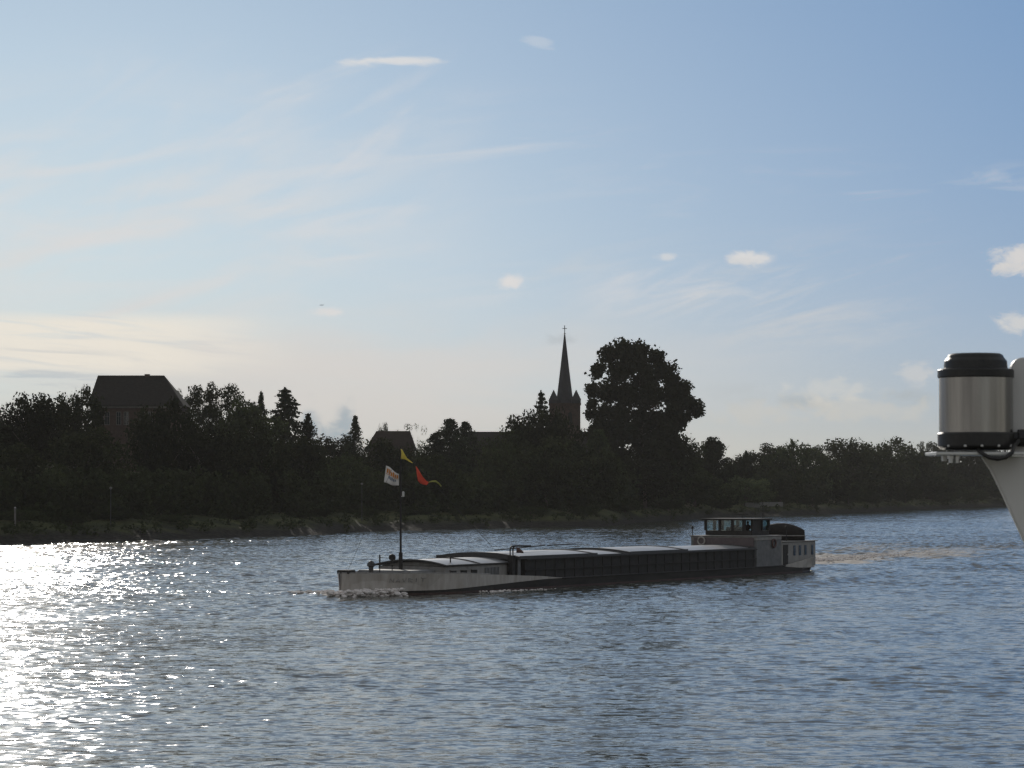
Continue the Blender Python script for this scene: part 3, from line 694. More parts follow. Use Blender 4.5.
# ------------------------------------------------------------------ barge
def barge():
    root = empty('cargo_barge', BL(0, 0, 0), 'long dark cargo barge with white bow and stern, arched hatch covers, moving left', 'barge', rz=math.atan2(BH[1], BH[0]))
    # local frame: +x to the bow, +y to port... flip so that local y = starboard-left rule holds
    rootflip = -1.0     # local +y (left of heading) equals the port side
    xs = np.array([0,-.3,-.7,-1.2,-2,-3,-4.5,-6,-8,-10,-14,-18,-22,-25,-30,-40,-50,-60,-66,-69,-70,-72,-73,-74,-75,-76,-76.5])
    hb = lerp_tab(HALF[::1], xs); tz = lerp_tab(TOPZ, xs)
    hw = hb*np.interp(xs, [-76.5,-70,-8,-3,0], [.75,1,1,.86,.5])
    split = np.interp(xs, [-77,-74,-68,-65,-24.5,-22,-8,0], [.35,.35,.5,.70,.74,.72,.34,.30])
    # hull below the white strakes
    g = []
    for i, x in enumerate(xs):
        w = lambda k: hw[i]+(hb[i]-hw[i])*k
        z1 = min(split[i], tz[i])
        row = [(x, 0, -1.2), (x, w(0)*.9, -1.2), (x, w(0), -.3), (x, w(0), .12), (x, w(z1/tz[i]), z1), (x, 0, z1-.02)]
        g.append(row+[(a, -b, c) for a, b, c in row[::-1]])
    mb = MB(); mb.sheet(g); hull = mb.build('hull', M['hull'], root, smooth=False)
    bt = MB()
    for s in (1, -1):
        bt.sheet([[(x, s*(hw[i]+.012), -.3), (x, s*(hw[i]+.014), .16)] for i, x in enumerate(xs)])
    bt.build('boot_stripe', M['boot'], hull)
    dk = MB(); dk.sheet([[(x, s*(hb[i]-.1), min(split[i], tz[i])+.01) for s in (1, -1)] for i, x in enumerate(xs)]); dk.build('deck', M['grey'], root)
    # white bulwarks
    def bulwark(sel, name):
        mb = MB()
        for s in (1, -1):
            outer = []; 
            for i in sel:
                x = xs[i]; z1 = split[i]; w0 = hw[i]+(hb[i]-hw[i])*z1/tz[i]
                outer.append([(x, s*(w0+.015), z1), (x, s*(hb[i]+.02), tz[i]), (x, s*max(hb[i]-.10, .02), tz[i]+.005), (x, s*max(hb[i]-.12, .015), z1+.012), (x, s*(w0+.015), z1)])
            mb.sheet(outer)
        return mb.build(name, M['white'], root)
    bw = bulwark([i for i in range(len(xs)) if xs[i] >= -25], 'bow_bulwark')
    rail = MB()
    for s in (1, -1):
        rail.tube([(xs[i], s*(hb[i]-.03), tz[i]+.03) for i in range(len(xs)) if -14 <= xs[i]], .05, 6)
    rail.build('rail_cap', M['house'], bw)
    bulwark([i for i in range(len(xs)) if xs[i] <= -66], 'stern_bulwark')
    gw = MB()
    for s in (1, -1): gw.tube([(xs[i], s*(hb[i]+.03), .72) for i in range(len(xs)) if -66 <= xs[i] <= -25], .06, 6)
    gw.build('rubbing_strake', M['dark'], hull)
    # name on the bow, too blurred in the photo to read
    strokes = [[(0,0,0,1),(0,1,.5,0),(.5,0,.5,1)], [(0,0,.25,1),(.25,1,.5,0),(.12,.4,.38,.4)], [(0,1,.25,0),(.25,0,.5,1)], [(0,0,0,1),(0,1,.5,.75),(.5,.75,0,.5),(0,.5,.5,0)], [(.2,0,.2,1)], [(0,1,.5,1),(.25,0,.25,1)]]
    def hull_pt(x, z, off=.03):
        h1 = float(np.interp(x, xs[::-1], hb[::-1])); h0 = float(np.interp(x, xs[::-1], hw[::-1])); t1 = float(np.interp(x, xs[::-1], tz[::-1]))
        return Vector((x, h0+(h1-h0)*z/t1+off, z))
    for k, st in enumerate(strokes):
        nm = MB()
        for (a, b, c, d) in st:
            p = hull_pt(-3.05-k*.5-a*.62, .98+b*.27); q = hull_pt(-3.05-k*.5-c*.62, .98+d*.27); nm.tube([p, q], .04, 5)
        nm.build('bow_letter', M['letter'], bw)
    # hold: coaming with stiffeners and arched covers
    co = MB(); co.box(-61, -20.2, -3.5, 3.5, .7, 2.28)
    for x in np.arange(-60.6, -20.4, 1.55):
        for s in (1, -1): co.box(x-.06, x+.06, min(s*3.5, s*3.68), max(s*3.5, s*3.55), .72, 2.2)
    for s in (1, -1): co.box(-61, -20.2, min(s*3.5, s*3.72), max(s*3.5, s*3.72), 2.205, 2.275); co.box(-61, -20.2, min(s*3.5, s*3.66), max(s*3.5, s*3.66), 1.4, 1.46)
    co.build('hatch_coaming', M['dark'], root)
    edges = [-19.0,-31.5,-37.0,-47.5,-60.9]
    lift = [.12,.0,.12,.0]
    def arch(x, dz, half=3.62, n=14):
        return [(x, half*math.cos(math.pi*k/n) if False else half*(1-2*k/n), 2.32+dz+.32*(1-(1-2*k/n)**2)) for k in range(n+1)]
    for k in range(4):
        a, b, dz = edges[k]-.02, edges[k+1]+.02, lift[k]
        mb = MB(); n = 14
        top = [arch(x, dz, 3.62+dz*.3, n) for x in (a-.35, b+.35)]; mb.sheet(top, 0)
        for x0, x1 in ((a, a-.36), (b+.36, b)):
            mb.sheet([arch(x0, dz+.05, 3.66+dz*.3, n), arch(x1, dz+.05, 3.66+dz*.3, n)], 1)
            for xx in (x0, x1):     # rim faces
                up = arch(xx, dz+.05, 3.66+dz*.3, n); mb.add(up+[(xx, p[1], 2.281) for p in up[::-1]], [tuple(range(2*n+2))], 1)
        for s in (1, -1):
            w = s*(3.67+dz*.3); mb.add([(a, w, 2.285), (b, w, 2.285), (b, w, 2.42+dz), (a, w, 2.42+dz)], [(0,1,2,3)], 1)
        mb.build('hatch_cover', [M['cover'], M['rim']], root)
    # long pole lying along the covers
    pl = MB(); pl.tube([(-19.6, 1.2, 2.95), (-24, .9, 3.05), (-29, .3, 3.15)], .05, 6); pl.build('ridge_pole', M['dark'], root)
    pl = MB(); pl.tube([(-31, -.6, 3.1), (-37, -1.3, 3.1)], .05, 6); pl.build('ridge_pole', M['dark'], root)
    # forward cabin with three square windows
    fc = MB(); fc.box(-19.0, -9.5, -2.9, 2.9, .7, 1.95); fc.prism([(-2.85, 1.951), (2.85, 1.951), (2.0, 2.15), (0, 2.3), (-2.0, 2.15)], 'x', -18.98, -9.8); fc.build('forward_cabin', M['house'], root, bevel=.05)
    fr = MB(); n = 10
    fr.sheet([[(x, 3.0*(1-2*k/n), 2.02+.38*(1-(1-2*k/n)**2)) for k in range(n+1)] for x in (-9.3, -19.0)])
    cro = fr.build('cabin_roof', M['cover'], root, solid=.06)
    tr = MB(); tr.tube([(-9.3, 3.02*(1-2*k/n), 2.03+.38*(1-(1-2*k/n)**2)) for k in range(n+1)], .09, 6); tr.tube([(-9.3,3.02,2.03),(-19,3.02,2.03)], .07, 6); tr.tube([(-9.3,-3.02,2.03),(-19,-3.02,2.03)], .07, 6); tr.tube([(-14.3, 3.02*(1-2*k/n), 2.05+.38*(1-(1-2*k/n)**2)) for k in range(n+1)], .08, 6); tr.build('roof_trim', M['rim'], cro)
    for x in (-10.6, -12.1, -13.6):
        w = MB(); w.box(x-.42, x+.42, 2.905, 2.96, 1.05, 1.62); wo = w.build('window', M['dark'], root)
        w = MB(); w.box(x-.5, x+.5, 2.91, 3.03, 1.64, 1.70); w.build('drip_rail', M['house'], wo)
    w = MB(); w.box(-17.2, -15.2, 2.905, 2.95, .85, 1.75)
    for i in range(4): w.box(-17.2+i*.5, -17.1+i*.5, 2.95, 2.99, .85, 1.75)
    w.build('vent_grille', M['grey'], root)
    vt = MB(); vt.tube([(-11.4, 2.2, 1.9), (-11.4, 2.2, 2.5)], .05, 6); vt.lathe([(.03,2.48),(.14,2.54),(.03,2.62)], (-11.4,2.2), 10); vt.build('vent_pipe', M['dark'], root)
    # foredeck gear
    wl = MB(); wl.tube([(-4.3,-1.4,1.1),(-4.3,1.4,1.1)], .32, 14); wl.box(-4.7,-3.9,-.25,.25,.6,1.35); wl.box(-4.7,-3.9,-1.5,-1.3,.6,1.35); wl.box(-4.7,-3.9,1.3,1.5,.6,1.35)
    for y in (-.9, .9): wl.tube([(-4.3,y-.08,1.1),(-4.3,y+.08,1.1)], .5, 14)
    wl.build('windlass', M['dark'], root)
    bx = MB(); bx.box(-1.2,-.25,-.5,.5,1.62,1.9); bx.build('bow_fender', M['dark'], root, bevel=.06)
    hd = MB(); hd.box(-9.2,-5.6,-2.3,2.3,.7,1.75); hd.build('chain_locker', M['grey'], root, bevel=.15)
    mv = MB(); mv.lathe([(.17,.8),(.17,2.0),(.2,2.05),(.30,2.12),(.28,2.3),(.15,2.45),(.02,2.5)], (-3.6,.25), 14); mv.build('mushroom_vent', M['rim'], root)
    fl = MB(); fl.tube([(-5.0,.1,1.0),(-5.0,.1,2.9)], .035, 6); fl.tube([(-5.0,.1,2.0),(-5.0,.1,2.9)], .055, 6); fl.build('jack_staff', M['dark'], root)
    hl = MB(); hl.tube([(-6.2,.4,1.6),(-6.2,.4,2.55)], .035, 6); hl.lathe([(.05,2.45),(.24,2.52),(.26,2.7),(.2,2.86),(.05,2.92)], (-6.2,.4), 12); hl.tube([(-6.2,.4,2.68),(-5.75,.7,2.66)], [.12,.2], 10); hl.build('search_light', M['dark'], root)
    for x, y in ((-7.2,3.2),(-7.9,3.25),(-7.2,-3.2),(-7.9,-3.25),(-72,2.9),(-72.7,2.85)):
        b = MB(); b.lathe([(.12,.7),(.12,1.3),(.17,1.33),(.17,1.42),(.05,1.45)], (x,y), 10); b.build('bollard', M['dark'], root)
    ms = MB(); ms.tube([(-8.0,0,.7),(-8.0,0,3.0)], .15, 10); ms.tube([(-8.0,0,2.9),(-8.0,0,10.75)], [.085,.05], 8); mo = ms.build('mast', M['dark'], root)
    lt = MB(); lt.lathe([(.04,7.05),(.09,7.1),(.09,7.4),(.03,7.46)], (-8.0,.22), 10); lt.tube([(-8,0,7.1),(-8,.22,7.1)], .03, 6); lt.build('mast_light', M['frame'], mo)
    st = MB(); st.tube([(-8,0,10.65),(-18.5,1.6,3.25)], .018, 5); st.tube([(-8,0,10.6),(-1.0,0,1.9)], .012, 5); st.build('stay', M['dark'], mo)
    # davit: stout post with two bent pipes
    dv = MB(); dv.box(-18.95,-18.45,3.0,3.4,.7,2.6)
    for dx, hh in ((0,.08),(.42,0)):
        dv.tube([(-18.9+dx,3.2,2.5),(-18.9+dx,3.2,3.0),(-18.96+dx,3.2,3.18),(-19.15+dx,3.2,3.28),(-19.6+dx,3.2,3.3),(-21.6+dx,3.2,3.26)], .065, 8)
    dv.build('davit', M['dark'], root)
    lad = MB(); lad.box(-19.7,-19.3,3.3,3.42,.72,2.4); lad.build('ladder_panel', M['grey'], root)
    # aft: deckhouse, wheelhouse, engine-room casing
    bk = MB(); bk.box(-66.6,-61.4,-3.0,3.45,.6,3.0); bk.build('cabin_block', M['grey'], root, bevel=.04)
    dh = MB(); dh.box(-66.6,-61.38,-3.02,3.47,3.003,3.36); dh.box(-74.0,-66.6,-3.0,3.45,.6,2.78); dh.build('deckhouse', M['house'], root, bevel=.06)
    rf = MB(); rf.box(-66.7,-61.25,-3.12,3.57,3.365,3.43); rf.box(-74.2,-66.72,-3.12,3.57,2.785,2.86); rf.build('deckhouse_roof', M['house'], root, bevel=.02)
    dp = MB(); dp.box(-61.37,-61.3,-2.7,3.2,2.5,3.25); dp.build('front_panel', M['panel'], root)
    dd = MB(); dd.box(-67.9,-66.9,3.455,3.5,.75,2.55); do = dd.build('door', M['dark'], root)
    dd = MB(); dd.tube([(-67.75,3.53,1.6),(-67.75,3.53,1.75)], .03, 6); dd.build('handle', M['steel'], do)
    for x in (-69.3,-70.5,-71.7,-73.2):
        w = MB(); w.box(x-.22,x+.22,3.455,3.49,1.55,2.45); w.build('window', M['glass'], root)
    lr = MB(); ring = [(-64.8+.36*math.cos(t), 3.56, 2.72+.36*math.sin(t)) for t in np.linspace(0, 2*math.pi, 17)]; lr.tube(ring, .08, 8, cap=False); lr.build('life_ring', M['redbrown'], root)
    lr = MB(); ring = [(-61.22, -1.9+.34*math.cos(t), 2.95+.34*math.sin(t)) for t in np.linspace(0, 2*math.pi, 17)]; lr.tube(ring, .07, 8, cap=False); lr.build('life_ring', M['white'], root)
    nl = MB(); nl.tube([(-61.5,-2.9,3.43),(-61.5,-2.9,4.05)], .04, 6); nl.lathe([(.03,3.98),(.11,4.02),(.11,4.22),(.03,4.28)], (-61.5,-2.9), 10); nl.build('side_light', M['dark'], root)
    nl = MB(); nl.tube([(-68.6,3.0,2.85),(-68.6,3.0,4.0)], .035, 6); nl.lathe([(.03,3.95),(.11,4.0),(.11,4.18),(.03,4.25)], (-68.6,3.0), 10); nl.build('side_light', M['dark'], root)
    # wheelhouse, glazed all round
    x0, x1, y0, y1, z0, z1 = -66.5, -63.0, -2.35, 2.25, 3.44, 5.0
    wh = MB(); wh.box(x0,x1,y0,y1,z0,3.85)
    posts = [(x1,y0),(x1,-.95),(x1,.3),(x1,1.45),(x1,y1),(x0,y1),(x0,y0),(x0,-.8),(x0,.7),(x0+1.5,y1),(x0+1.6,y0)]
    for i, (px, py) in enumerate(posts):
        hw_ = .22 if (px, py) != (x1, 1.45) else .30
        wh.box(px-(.09 if px == x1 else -.005), px+(-.005 if px == x1 else .14), py-hw_*.6, py+hw_*.6, 3.85, 4.78)
    wh.box(x0+1.5, x1-.005, y1-.12, y1-.01, 3.85, 4.78)
    who = wh.build('wheelhouse', M['dark'], root)
    rf = MB(); rf.box(x0-.3,x1+.35,y0-.25,y1+.25,4.78,4.93); rf.build('wheelhouse_roof', M['dark'], root, bevel=.05)
    for (a, b) in ((y0+.1,-1.03),(-.87,.22),(.38,1.27)):
        p = MB(); p.box(x1-.06,x1-.045,a,b,3.86,4.77); p.build('window_pane', M['pane'], who)
    p = MB(); p.box(x0+.15,x0+1.42,y1-.07,y1-.055,3.86,4.77); p.build('window_pane', M['pane'], who)
    for (a, b) in ((y0+.1,-.88),(-.72,.62),(.78,y1-.1)):
        p = MB(); p.box(x0+.05,x0+.065,a,b,3.86,4.77); p.build('window_pane', M['pane'], who)
    cs = MB(); cs.box(x1-1.1,x1-.6,-.6,1.0,3.852,4.15); cs.box(x1-1.0,x1-.7,-.2,.2,4.15,4.35); cs.build('console', M['dark'], who)
    rd = MB(); rd.tube([(x0+.8,0,4.92),(x0+.8,0,5.25)], .04, 6); rd.box(x0+.7,x0+.9,-.6,.6,5.22,5.3); rd.build('radar_scanner', M['dark'], root)
    an = MB(); an.tube([(x0+.3,1.8,4.92),(x0+.3,1.8,6.6)], .025, 5); an.build('radio_aerial', M['dark'], root)
    # stern rail, capstan
    sr = MB()
    for k in (-2.4,-1.2,0,1.2,2.4): sr.tube([(-75.2-.25*(2.4-abs(k))/2.4,k,1.2),(-75.2-.25*(2.4-abs(k))/2.4,k,2.0)], .03, 6)
    sr.tube([(-75.2,-2.4,2.0),(-75.45,0,2.0),(-75.2,2.4,2.0)], .035, 6); sr.build('stern_rail', M['steel'], root)
    cp = MB(); cp.lathe([(.34,.8),(.24,1.0),(.22,1.7),(.36,1.9),(.34,2.0),(.05,2.05)], (-74.9,1.9), 14); cp.build('capstan', M['dark'], root)
    return root
B = barge()
# tarpaulin covered dinghy on the stern roof
def dinghy():
    p = BL(-71.2, 1.2, 2.865)
    r = empty('covered_dinghy', p, 'small boat under a dark domed tarpaulin on the barge stern roof', 'dinghy', rz=math.atan2(BP[1], BP[0])+math.radians(200))
    g = []; n = 14
    for i, u in enumerate(np.linspace(0, 1, 13)):
        x = -2.2+4.4*u; w = 1.15*math.sin(math.pi*min(max(u*.93+.05, .0), 1))**.55; h = 1.28*math.sin(math.pi*(.10+.82*u))**.6
        if u > .8: w *= 1-(u-.8)*2.0
        g.append([(x, w*math.cos(math.pi*k/n), .30+h*math.sin(math.pi*k/n)**.8) for k in range(n+1)])
    mb = MB(); mb.sheet(g); mb.add(g[0], [tuple(range(n+1))]); mb.add(g[-1], [tuple(range(n+1))]); mb.build('tarpaulin', M['tarp'], r, smooth=True)
    h = []; 
    for i, u in enumerate(np.linspace(0, 1, 13)):
        x = -2.22+4.44*u; w = 1.17*math.sin(math.pi*min(max(u*.93+.05, .0), 1))**.55
        if u > .8: w *= 1-(u-.8)*2.0
        h.append([(x, w, .44), (x, w*.8, .08), (x, 0, .0), (x, -w*.8, .08), (x, -w, .44)])
    mb = MB(); mb.sheet(h); mb.add(h[0], [tuple(range(5))]); mb.add(h[-1], [tuple(range(5))]); mb.build('boat_hull', M['dark'], r, smooth=True)
    mb = MB()
    for s in (0, 4): mb.tube([(q[s][0], q[s][1]*1.01, .44) for q in h], .05, 6)
    mb.build('gunwale', M['house'], r)
dinghy()

# helmsman seen through the wheelhouse panes: one skinned body
def skin_body(name, verts, edges, radii, matl, parent, root_i=0, sub=1):
    me = bpy.data.meshes.new(name); me.from_pydata(verts, edges, []); o = bpy.data.objects.new(name, me); C.objects.link(o); o.parent = parent
    me.materials.append(matl)
    sk = o.modifiers.new('skin', 'SKIN'); sk.use_smooth_shade = True
    for i, r in enumerate(radii): me.skin_vertices[0].data[i].radius = (r, r) if not isinstance(r, tuple) else r
    me.skin_vertices[0].data[root_i].use_root = True
    s = o.modifiers.new('sub', 'SUBSURF'); s.levels = sub; s.render_levels = sub
    return o
def helmsman():
    p = BL(-65.1, .85, 2.85)
    r = empty('person', p, 'dark figure standing at the wheel behind the barge wheelhouse windows', 'person', rz=math.atan2(BH[1], BH[0]))
    V = [(0,0,.95),(0,0,1.15),(0,0,1.38),(.02,0,1.50),(.04,0,1.60),(.03,0,1.72),   # pelvis, waist, chest, neck, face, crown
         (0,.2,1.42),(.06,.27,1.18),(.32,.2,1.10),(.42,.16,1.12),(0,-.2,1.42),(.06,-.27,1.18),(.32,-.2,1.10),(.42,-.16,1.12),
         (0,.1,.9),(.03,.11,.5),(0,.11,.08),(.14,.12,.04),(0,-.1,.9),(.03,-.11,.5),(0,-.11,.08),(.14,-.12,.04)]
    E = [(0,1),(1,2),(2,3),(3,4),(4,5),(2,6),(6,7),(7,8),(8,9),(2,10),(10,11),(11,12),(12,13),(0,14),(14,15),(15,16),(16,17),(0,18),(18,19),(19,20),(20,21)]
    R = [.15,.14,.16,.06,.10,.085,.075,.055,.045,.035,.075,.055,.045,.035,.09,.07,.05,.045,.09,.07,.05,.045]
    skin_body('body', V, E, R, M['cloth'], r)
    h = MB(); h.lathe([(.10,1.64),(.112,1.70),(.10,1.77),(.05,1.82),(.01,1.83)], (.02,0), 12); h.build('cap', M['dark'], r, smooth=True)
    f = MB(); f.lathe([(.03,1.50),(.075,1.53),(.098,1.60),(.10,1.65)], (.035,0), 12); f.build('face', M['skin'], r, smooth=True)
helmsman()

# ------------------------------------------------------------------ flags on the mast and its stay
MY = BL(-8, 0).y
def quad_flag(name, c, label, cat, matl, nx=14, ny=9, ripple=.12, dy=(0,0), solid=.012):
    """c = TL, TR, BR, BL as picture points on the mast's distance, with a rippled, swinging cloth"""
    TL, TR, BR, BLc = [at(px, py, MY+d) for px, py, d in c]
    origin = (TL+TR+BR+BLc)/4
    def pt(u, v, off=0):
        a = TL.lerp(TR, u); b = BLc.lerp(BR, u); p = a.lerp(b, v)
        p.y += ripple*math.sin(u*7+v*2.2)+off; p.z += .05*math.sin(u*6.3+v)
        return p-origin
    r = empty(name, origin, label, cat, 'flags on the barge mast')
    mb = MB(); mb.sheet([[pt(i/nx, j/ny) for i in range(nx+1)] for j in range(ny+1)]); mb.build('cloth', matl, r, smooth=True, solid=solid)
    return r, pt
fr, fp = quad_flag('house_flag', [(386,465.5,.6),(399,474,0),(398.8,486,0),(384,482.8,.7)], 'square white flag with blurred orange and grey lettering flying left of the barge mast', 'flag', M['flagwhite'])
lt = MB()
def mark(u0, u1, v0, v1): 
    n = 3; lt.sheet([[fp(u0+(u1-u0)*i/n, v0+(v1-v0)*j/n, -.03) for i in range(n+1)] for j in range(n+1)])
for u0, u1, v0, v1 in ((.10,.22,.14,.40),(.26,.36,.12,.42),(.40,.52,.20,.44),(.55,.66,.10,.42),(.70,.80,.16,.40),(.84,.94,.14,.40),(.06,.96,.44,.475)): mark(u0, u1, v0, v1)
lt.build('orange_lettering', M['flagorange'], fr, solid=.006)
lt = MB()
for u0, u1, v0, v1 in ((.28,.36,.52,.70),(.40,.47,.52,.72),(.50,.56,.50,.70),(.60,.68,.54,.72),(.72,.78,.54,.70)): mark(u0, u1, v0, v1)
lt.build('grey_lettering', M['flagblue'], fr, solid=.006)
def pennant(name, pts, label, cat, matl):
    """rippled triangular cloth strip: list of (top px,py, bottom px,py, depth offset)"""
    rows = [(at(a, b, MY+d), at(c, e, MY+d)) for a, b, c, e, d in pts]; origin = rows[0][0].copy()
    r = empty(name, origin, label, cat, 'flags on the barge mast')
    mb = MB(); grid = []
    for i, (p, q) in enumerate(rows):
        grid.append([p.lerp(q, k/4)-origin+Vector((0, .07*math.sin(i*1.7+k), 0)) for k in range(5)])
    mb.sheet(grid); mb.build('cloth', matl, r, smooth=True, solid=.012)
pennant('yellow_pennant', [(400.5,448.5,400.8,459,0),(402.5,450,403,459.2,-.3),(404.5,454,405,459.4,-.4),(407,458,407,460.3,-.6),(410,460.5,410,462,-.8),(412.5,462.5,412.4,463.2,-1)], 'small yellow triangular pennant at the tip of the barge mast', 'pennant', M['flagyellow'])
pennant('red_pennant', [(415.8,466,417,475,1.2),(417.5,468,418,481,1.3),(420,472,420.5,483.5,1.4),(423,477,423.5,484.6,1.5),(426,480.5,426.5,485.3,1.6),(428.5,482,428.5,483,1.7)], 'red triangular pennant hanging from the stay right of the barge mast', 'pennant', M['flagred'])
pennant('streamer', [(428.6,481.6,428.7,482.6,1.8),(432,480.5,432,482.0,1.9),(436,480.5,436,482.4,2.0),(439,482.5,438.8,484.4,2.1),(441.5,485.5,441.2,487,2.2)], 'thin yellow-green streamer trailing at the end of the red pennant', 'streamer', M['flaggreen'])
def davit_flag():
    p = BL(-19.4, 3.2, 3.22); r = empty('faded_flag', p, 'tiny faded red flag hanging under the davit arm on the barge', 'flag')
    mb = MB(); mb.sheet([[(0,0,0),(.02,-.05,-.2),(.0,.03,-.45)],[(.28,.04,-.12),(.3,0,-.28),(.28,.04,-.46)],[(.55,0,-.36),(.56,.03,-.42),(.55,0,-.48)]]); mb.build('cloth', M['redbrown'], r, solid=.012)
davit_flag()

# ------------------------------------------------------------------ foam
def foam_blobs(name, path, n, r, spread, h, label):
    P = []; vs = []; fs = []
    m = bpy.data.materials.get('foam') or mat('foam', (.80,.74,.70), .85, var=.25, scale=6, bump=.5)
    mb = MB(); pts = [Vector((p[0], p[1], 0)) for p in path]
    for i in range(n):
        t = random.random()**1.3*(len(pts)-1); k = min(int(t), len(pts)-2); c = pts[k].lerp(pts[k+1], t-k); f = 1-t/(len(pts)-1)*.75
        c = c+Vector((random.gauss(0, spread), random.gauss(0, spread), random.uniform(-.03, h*f))); rr = r*random.uniform(.4, 1.2)*(.5+.5*f)
        ico = []; nn = 6
        for j in range(4):
            ph = math.pi*(j+.5)/4
            ico += [(c.x+rr*1.5*math.sin(ph)*math.cos(2*math.pi*q/nn+j)*random.uniform(.7, 1.2), c.y+rr*math.sin(ph)*math.sin(2*math.pi*q/nn+j)*random.uniform(.7, 1.2), c.z+rr*.8*math.cos(ph)) for q in range(nn)]
        ff = [(j*nn+q, j*nn+(q+1) % nn, (j+1)*nn+(q+1) % nn, (j+1)*nn+q) for j in range(3) for q in range(nn)]+[tuple(range(nn)), tuple(3*nn+q for q in range(nn))]
        mb.add(ico, ff)
    o = mb.build(name, m, smooth=True); tag(o, label, 'foam', kind='stuff')
foam_blobs('bow_foam', [BL(-3.2,2.5), BL(-.6,.9), BL(.7,.2), on_water(325,595), on_water(305,594.5), on_water(284,594)], 900, .16, .42, .55, 'churned foam of the bow wave running ahead of the barge stem')
foam_blobs('side_foam', [BL(-12,4.8), BL(-15,4.9), BL(-18,5.0), BL(-22,5.2)], 110, .09, .22, .12, 'thin line of foam along the barge bow side')
foam_blobs('stern_foam', WAKE[0][:4], 500, .14, 1.5, .3, 'brownish churned foam of the wake behind the barge stern')

# ------------------------------------------------------------------ own ship at the right edge: lantern and white wing
D = 9.0; K = D/F
def lantern():
    c = at(976, 452, D); r = empty('ship_lantern', c, 'cylindrical steel ship lantern with black cap and base on a bracket at the right edge', 'lantern')
    z = lambda py: (452-py)*K
    R = 37.0*K
    b = MB(); b.lathe([(R*.985,z(433)),(R*.985,z(376.5))], n=64, cap=False); b.build('body', M['inox'], r, smooth=True, bevel=.0)
    t = MB(); t.lathe([(R*1.01,z(378)),(R*1.025,z(377)),(R*1.025,z(370.5)),(R*1.0,z(369.3)),(R*.86,z(368.5)),(R*.84,z(361)),(R*.77,z(358)),(R*.73,z(355)),(R*.66,z(353.6)),(R*.3,z(353)),(R*.02,z(352.9))], n=64); t.build('cap', M['rubber'], r, smooth=False, bevel=.001)
    bb = MB(); bb.lathe([(R*.9,z(450)),(R*1.0,z(448)),(R*1.03,z(446)),(R*1.03,z(434)),(R*1.0,z(432.6)),(R*.97,z(432.4))], n=64); bb.build('base', M['rubber'], r)
    p = MB(); p.box(-45*K, 47*K, -.11, .13, z(455.5), z(452.2)); p.build('mounting_plate', M['alu'], r, bevel=.002)
    for dx in (-28, -22):
        n = MB(); n.lathe([(.007,z(463)),(.007,z(455.5))], (dx*K, -.06), 6); n.lathe([(.011,z(459)),(.011,z(456))], (dx*K, -.06), 6); n.build('bolt', M['alu'], r)
    n = MB(); n.lathe([(.008,z(461)),(.008,z(455.5))], (-33*K, -.02), 6); n.build('bolt', M['alu'], r)
    cb = MB(); cb.tube([(-4*K,-.10,z(449)),(-1*K,-.13,z(453.5)),(6*K,-.14,z(458)),(14*K,-.14,z(459.5)),(22*K,-.14,z(458)),(29*K,-.13,z(453)),(32*K,-.10,z(447)),(40*K,-.05,z(441))], .006, 8); cb.build('cable', M['rubber'], r, smooth=True)
    k = MB(); k.tube([(36*K,0,z(438)),(49*K,0,z(438))], .018, 12); k.tube([(42*K,0,z(438)),(52*K,0,z(438))], .026, 12); k.build('clamp_knob', M['rubber'], r)
    for a in (-2.5, -2.0, -1.57, -1.1, -.6):
        q = MB(); q.lathe([(.0045,z(447)),(.0045,z(445.6)),(.003,z(445))], (R*1.03*math.cos(a), R*1.03*math.sin(a)), 8); q.build('bolt', M['alu'], r)
    sm = MB(); sm.tube([(-34*K,-.012,z(440)),(-34*K,-.012,z(371))], .0025, 6); sm.build('tie_rod', M['rubber'], r)
lantern()
def wing():
    o = at(1013, 457, D); r = empty('ship_wing', o, 'white flared side of the photographer\'s ship at the right edge behind the lantern', 'ship')
    x = lambda px: (px-1013)*K; z = lambda py: (457-py)*K
    cor = [(x(1013)+12*K*(1-math.cos(t)), z(357)-12*K*(1-math.sin(t))) for t in np.linspace(0, math.pi/2, 7)]
    a = MB(); a.prism([(x(1013), z(455.7))]+cor+[(x(1300), z(357)), (x(1300), z(455.7))], 'y', .02, .06); a.build('panel', M['shipwhite'], r, bevel=.004)
    hs = MB(); hs.box(x(1090), x(1290), .061, .7, z(990), z(380)); hs.build('hull_side', M['shipwhite'], r, bevel=.01)
    f = MB(); f.prism([(x(983), z(456)), (x(1300), z(456)), (x(1300), z(1000)), (x(1270), z(1000)), (x(1060), z(612)), (x(1026), z(543)), (x(1004), z(494)), (x(993), z(471))], 'y', .03, .06); f.build('flared_side', M['shipwhite'], r, bevel=.006)
wing()

# a far bird / aircraft speck
def plane():
    c = at(321.5, 305.2, 1500); r = empty('aeroplane', c, 'tiny dark aeroplane speck in the sky above the villa-side clouds', 'aeroplane')
    m = MB(); m.tube([(-1.0,0,0),(-.5,0,.05),(.6,0,.05),(1.1,0,.1)], [.05,.14,.12,.03], 8); m.build('fuselage', M['iron'], r)
    m = MB(); m.prism([(-.25,-.12),(.2,-.12),(.1,1.6),(-.1,1.6)], 'z', .08, .12); m.prism([(-.25,.12),(.2,.12),(.1,-1.6),(-.1,-1.6)], 'z', .081, .121); m.build('wing', M['iron'], r)
    m = MB(); m.prism([(.85,.1),(1.15,.1),(1.15,.5)], 'y', -.03, .03); m.build('tail_fin', M['iron'], r)
plane()

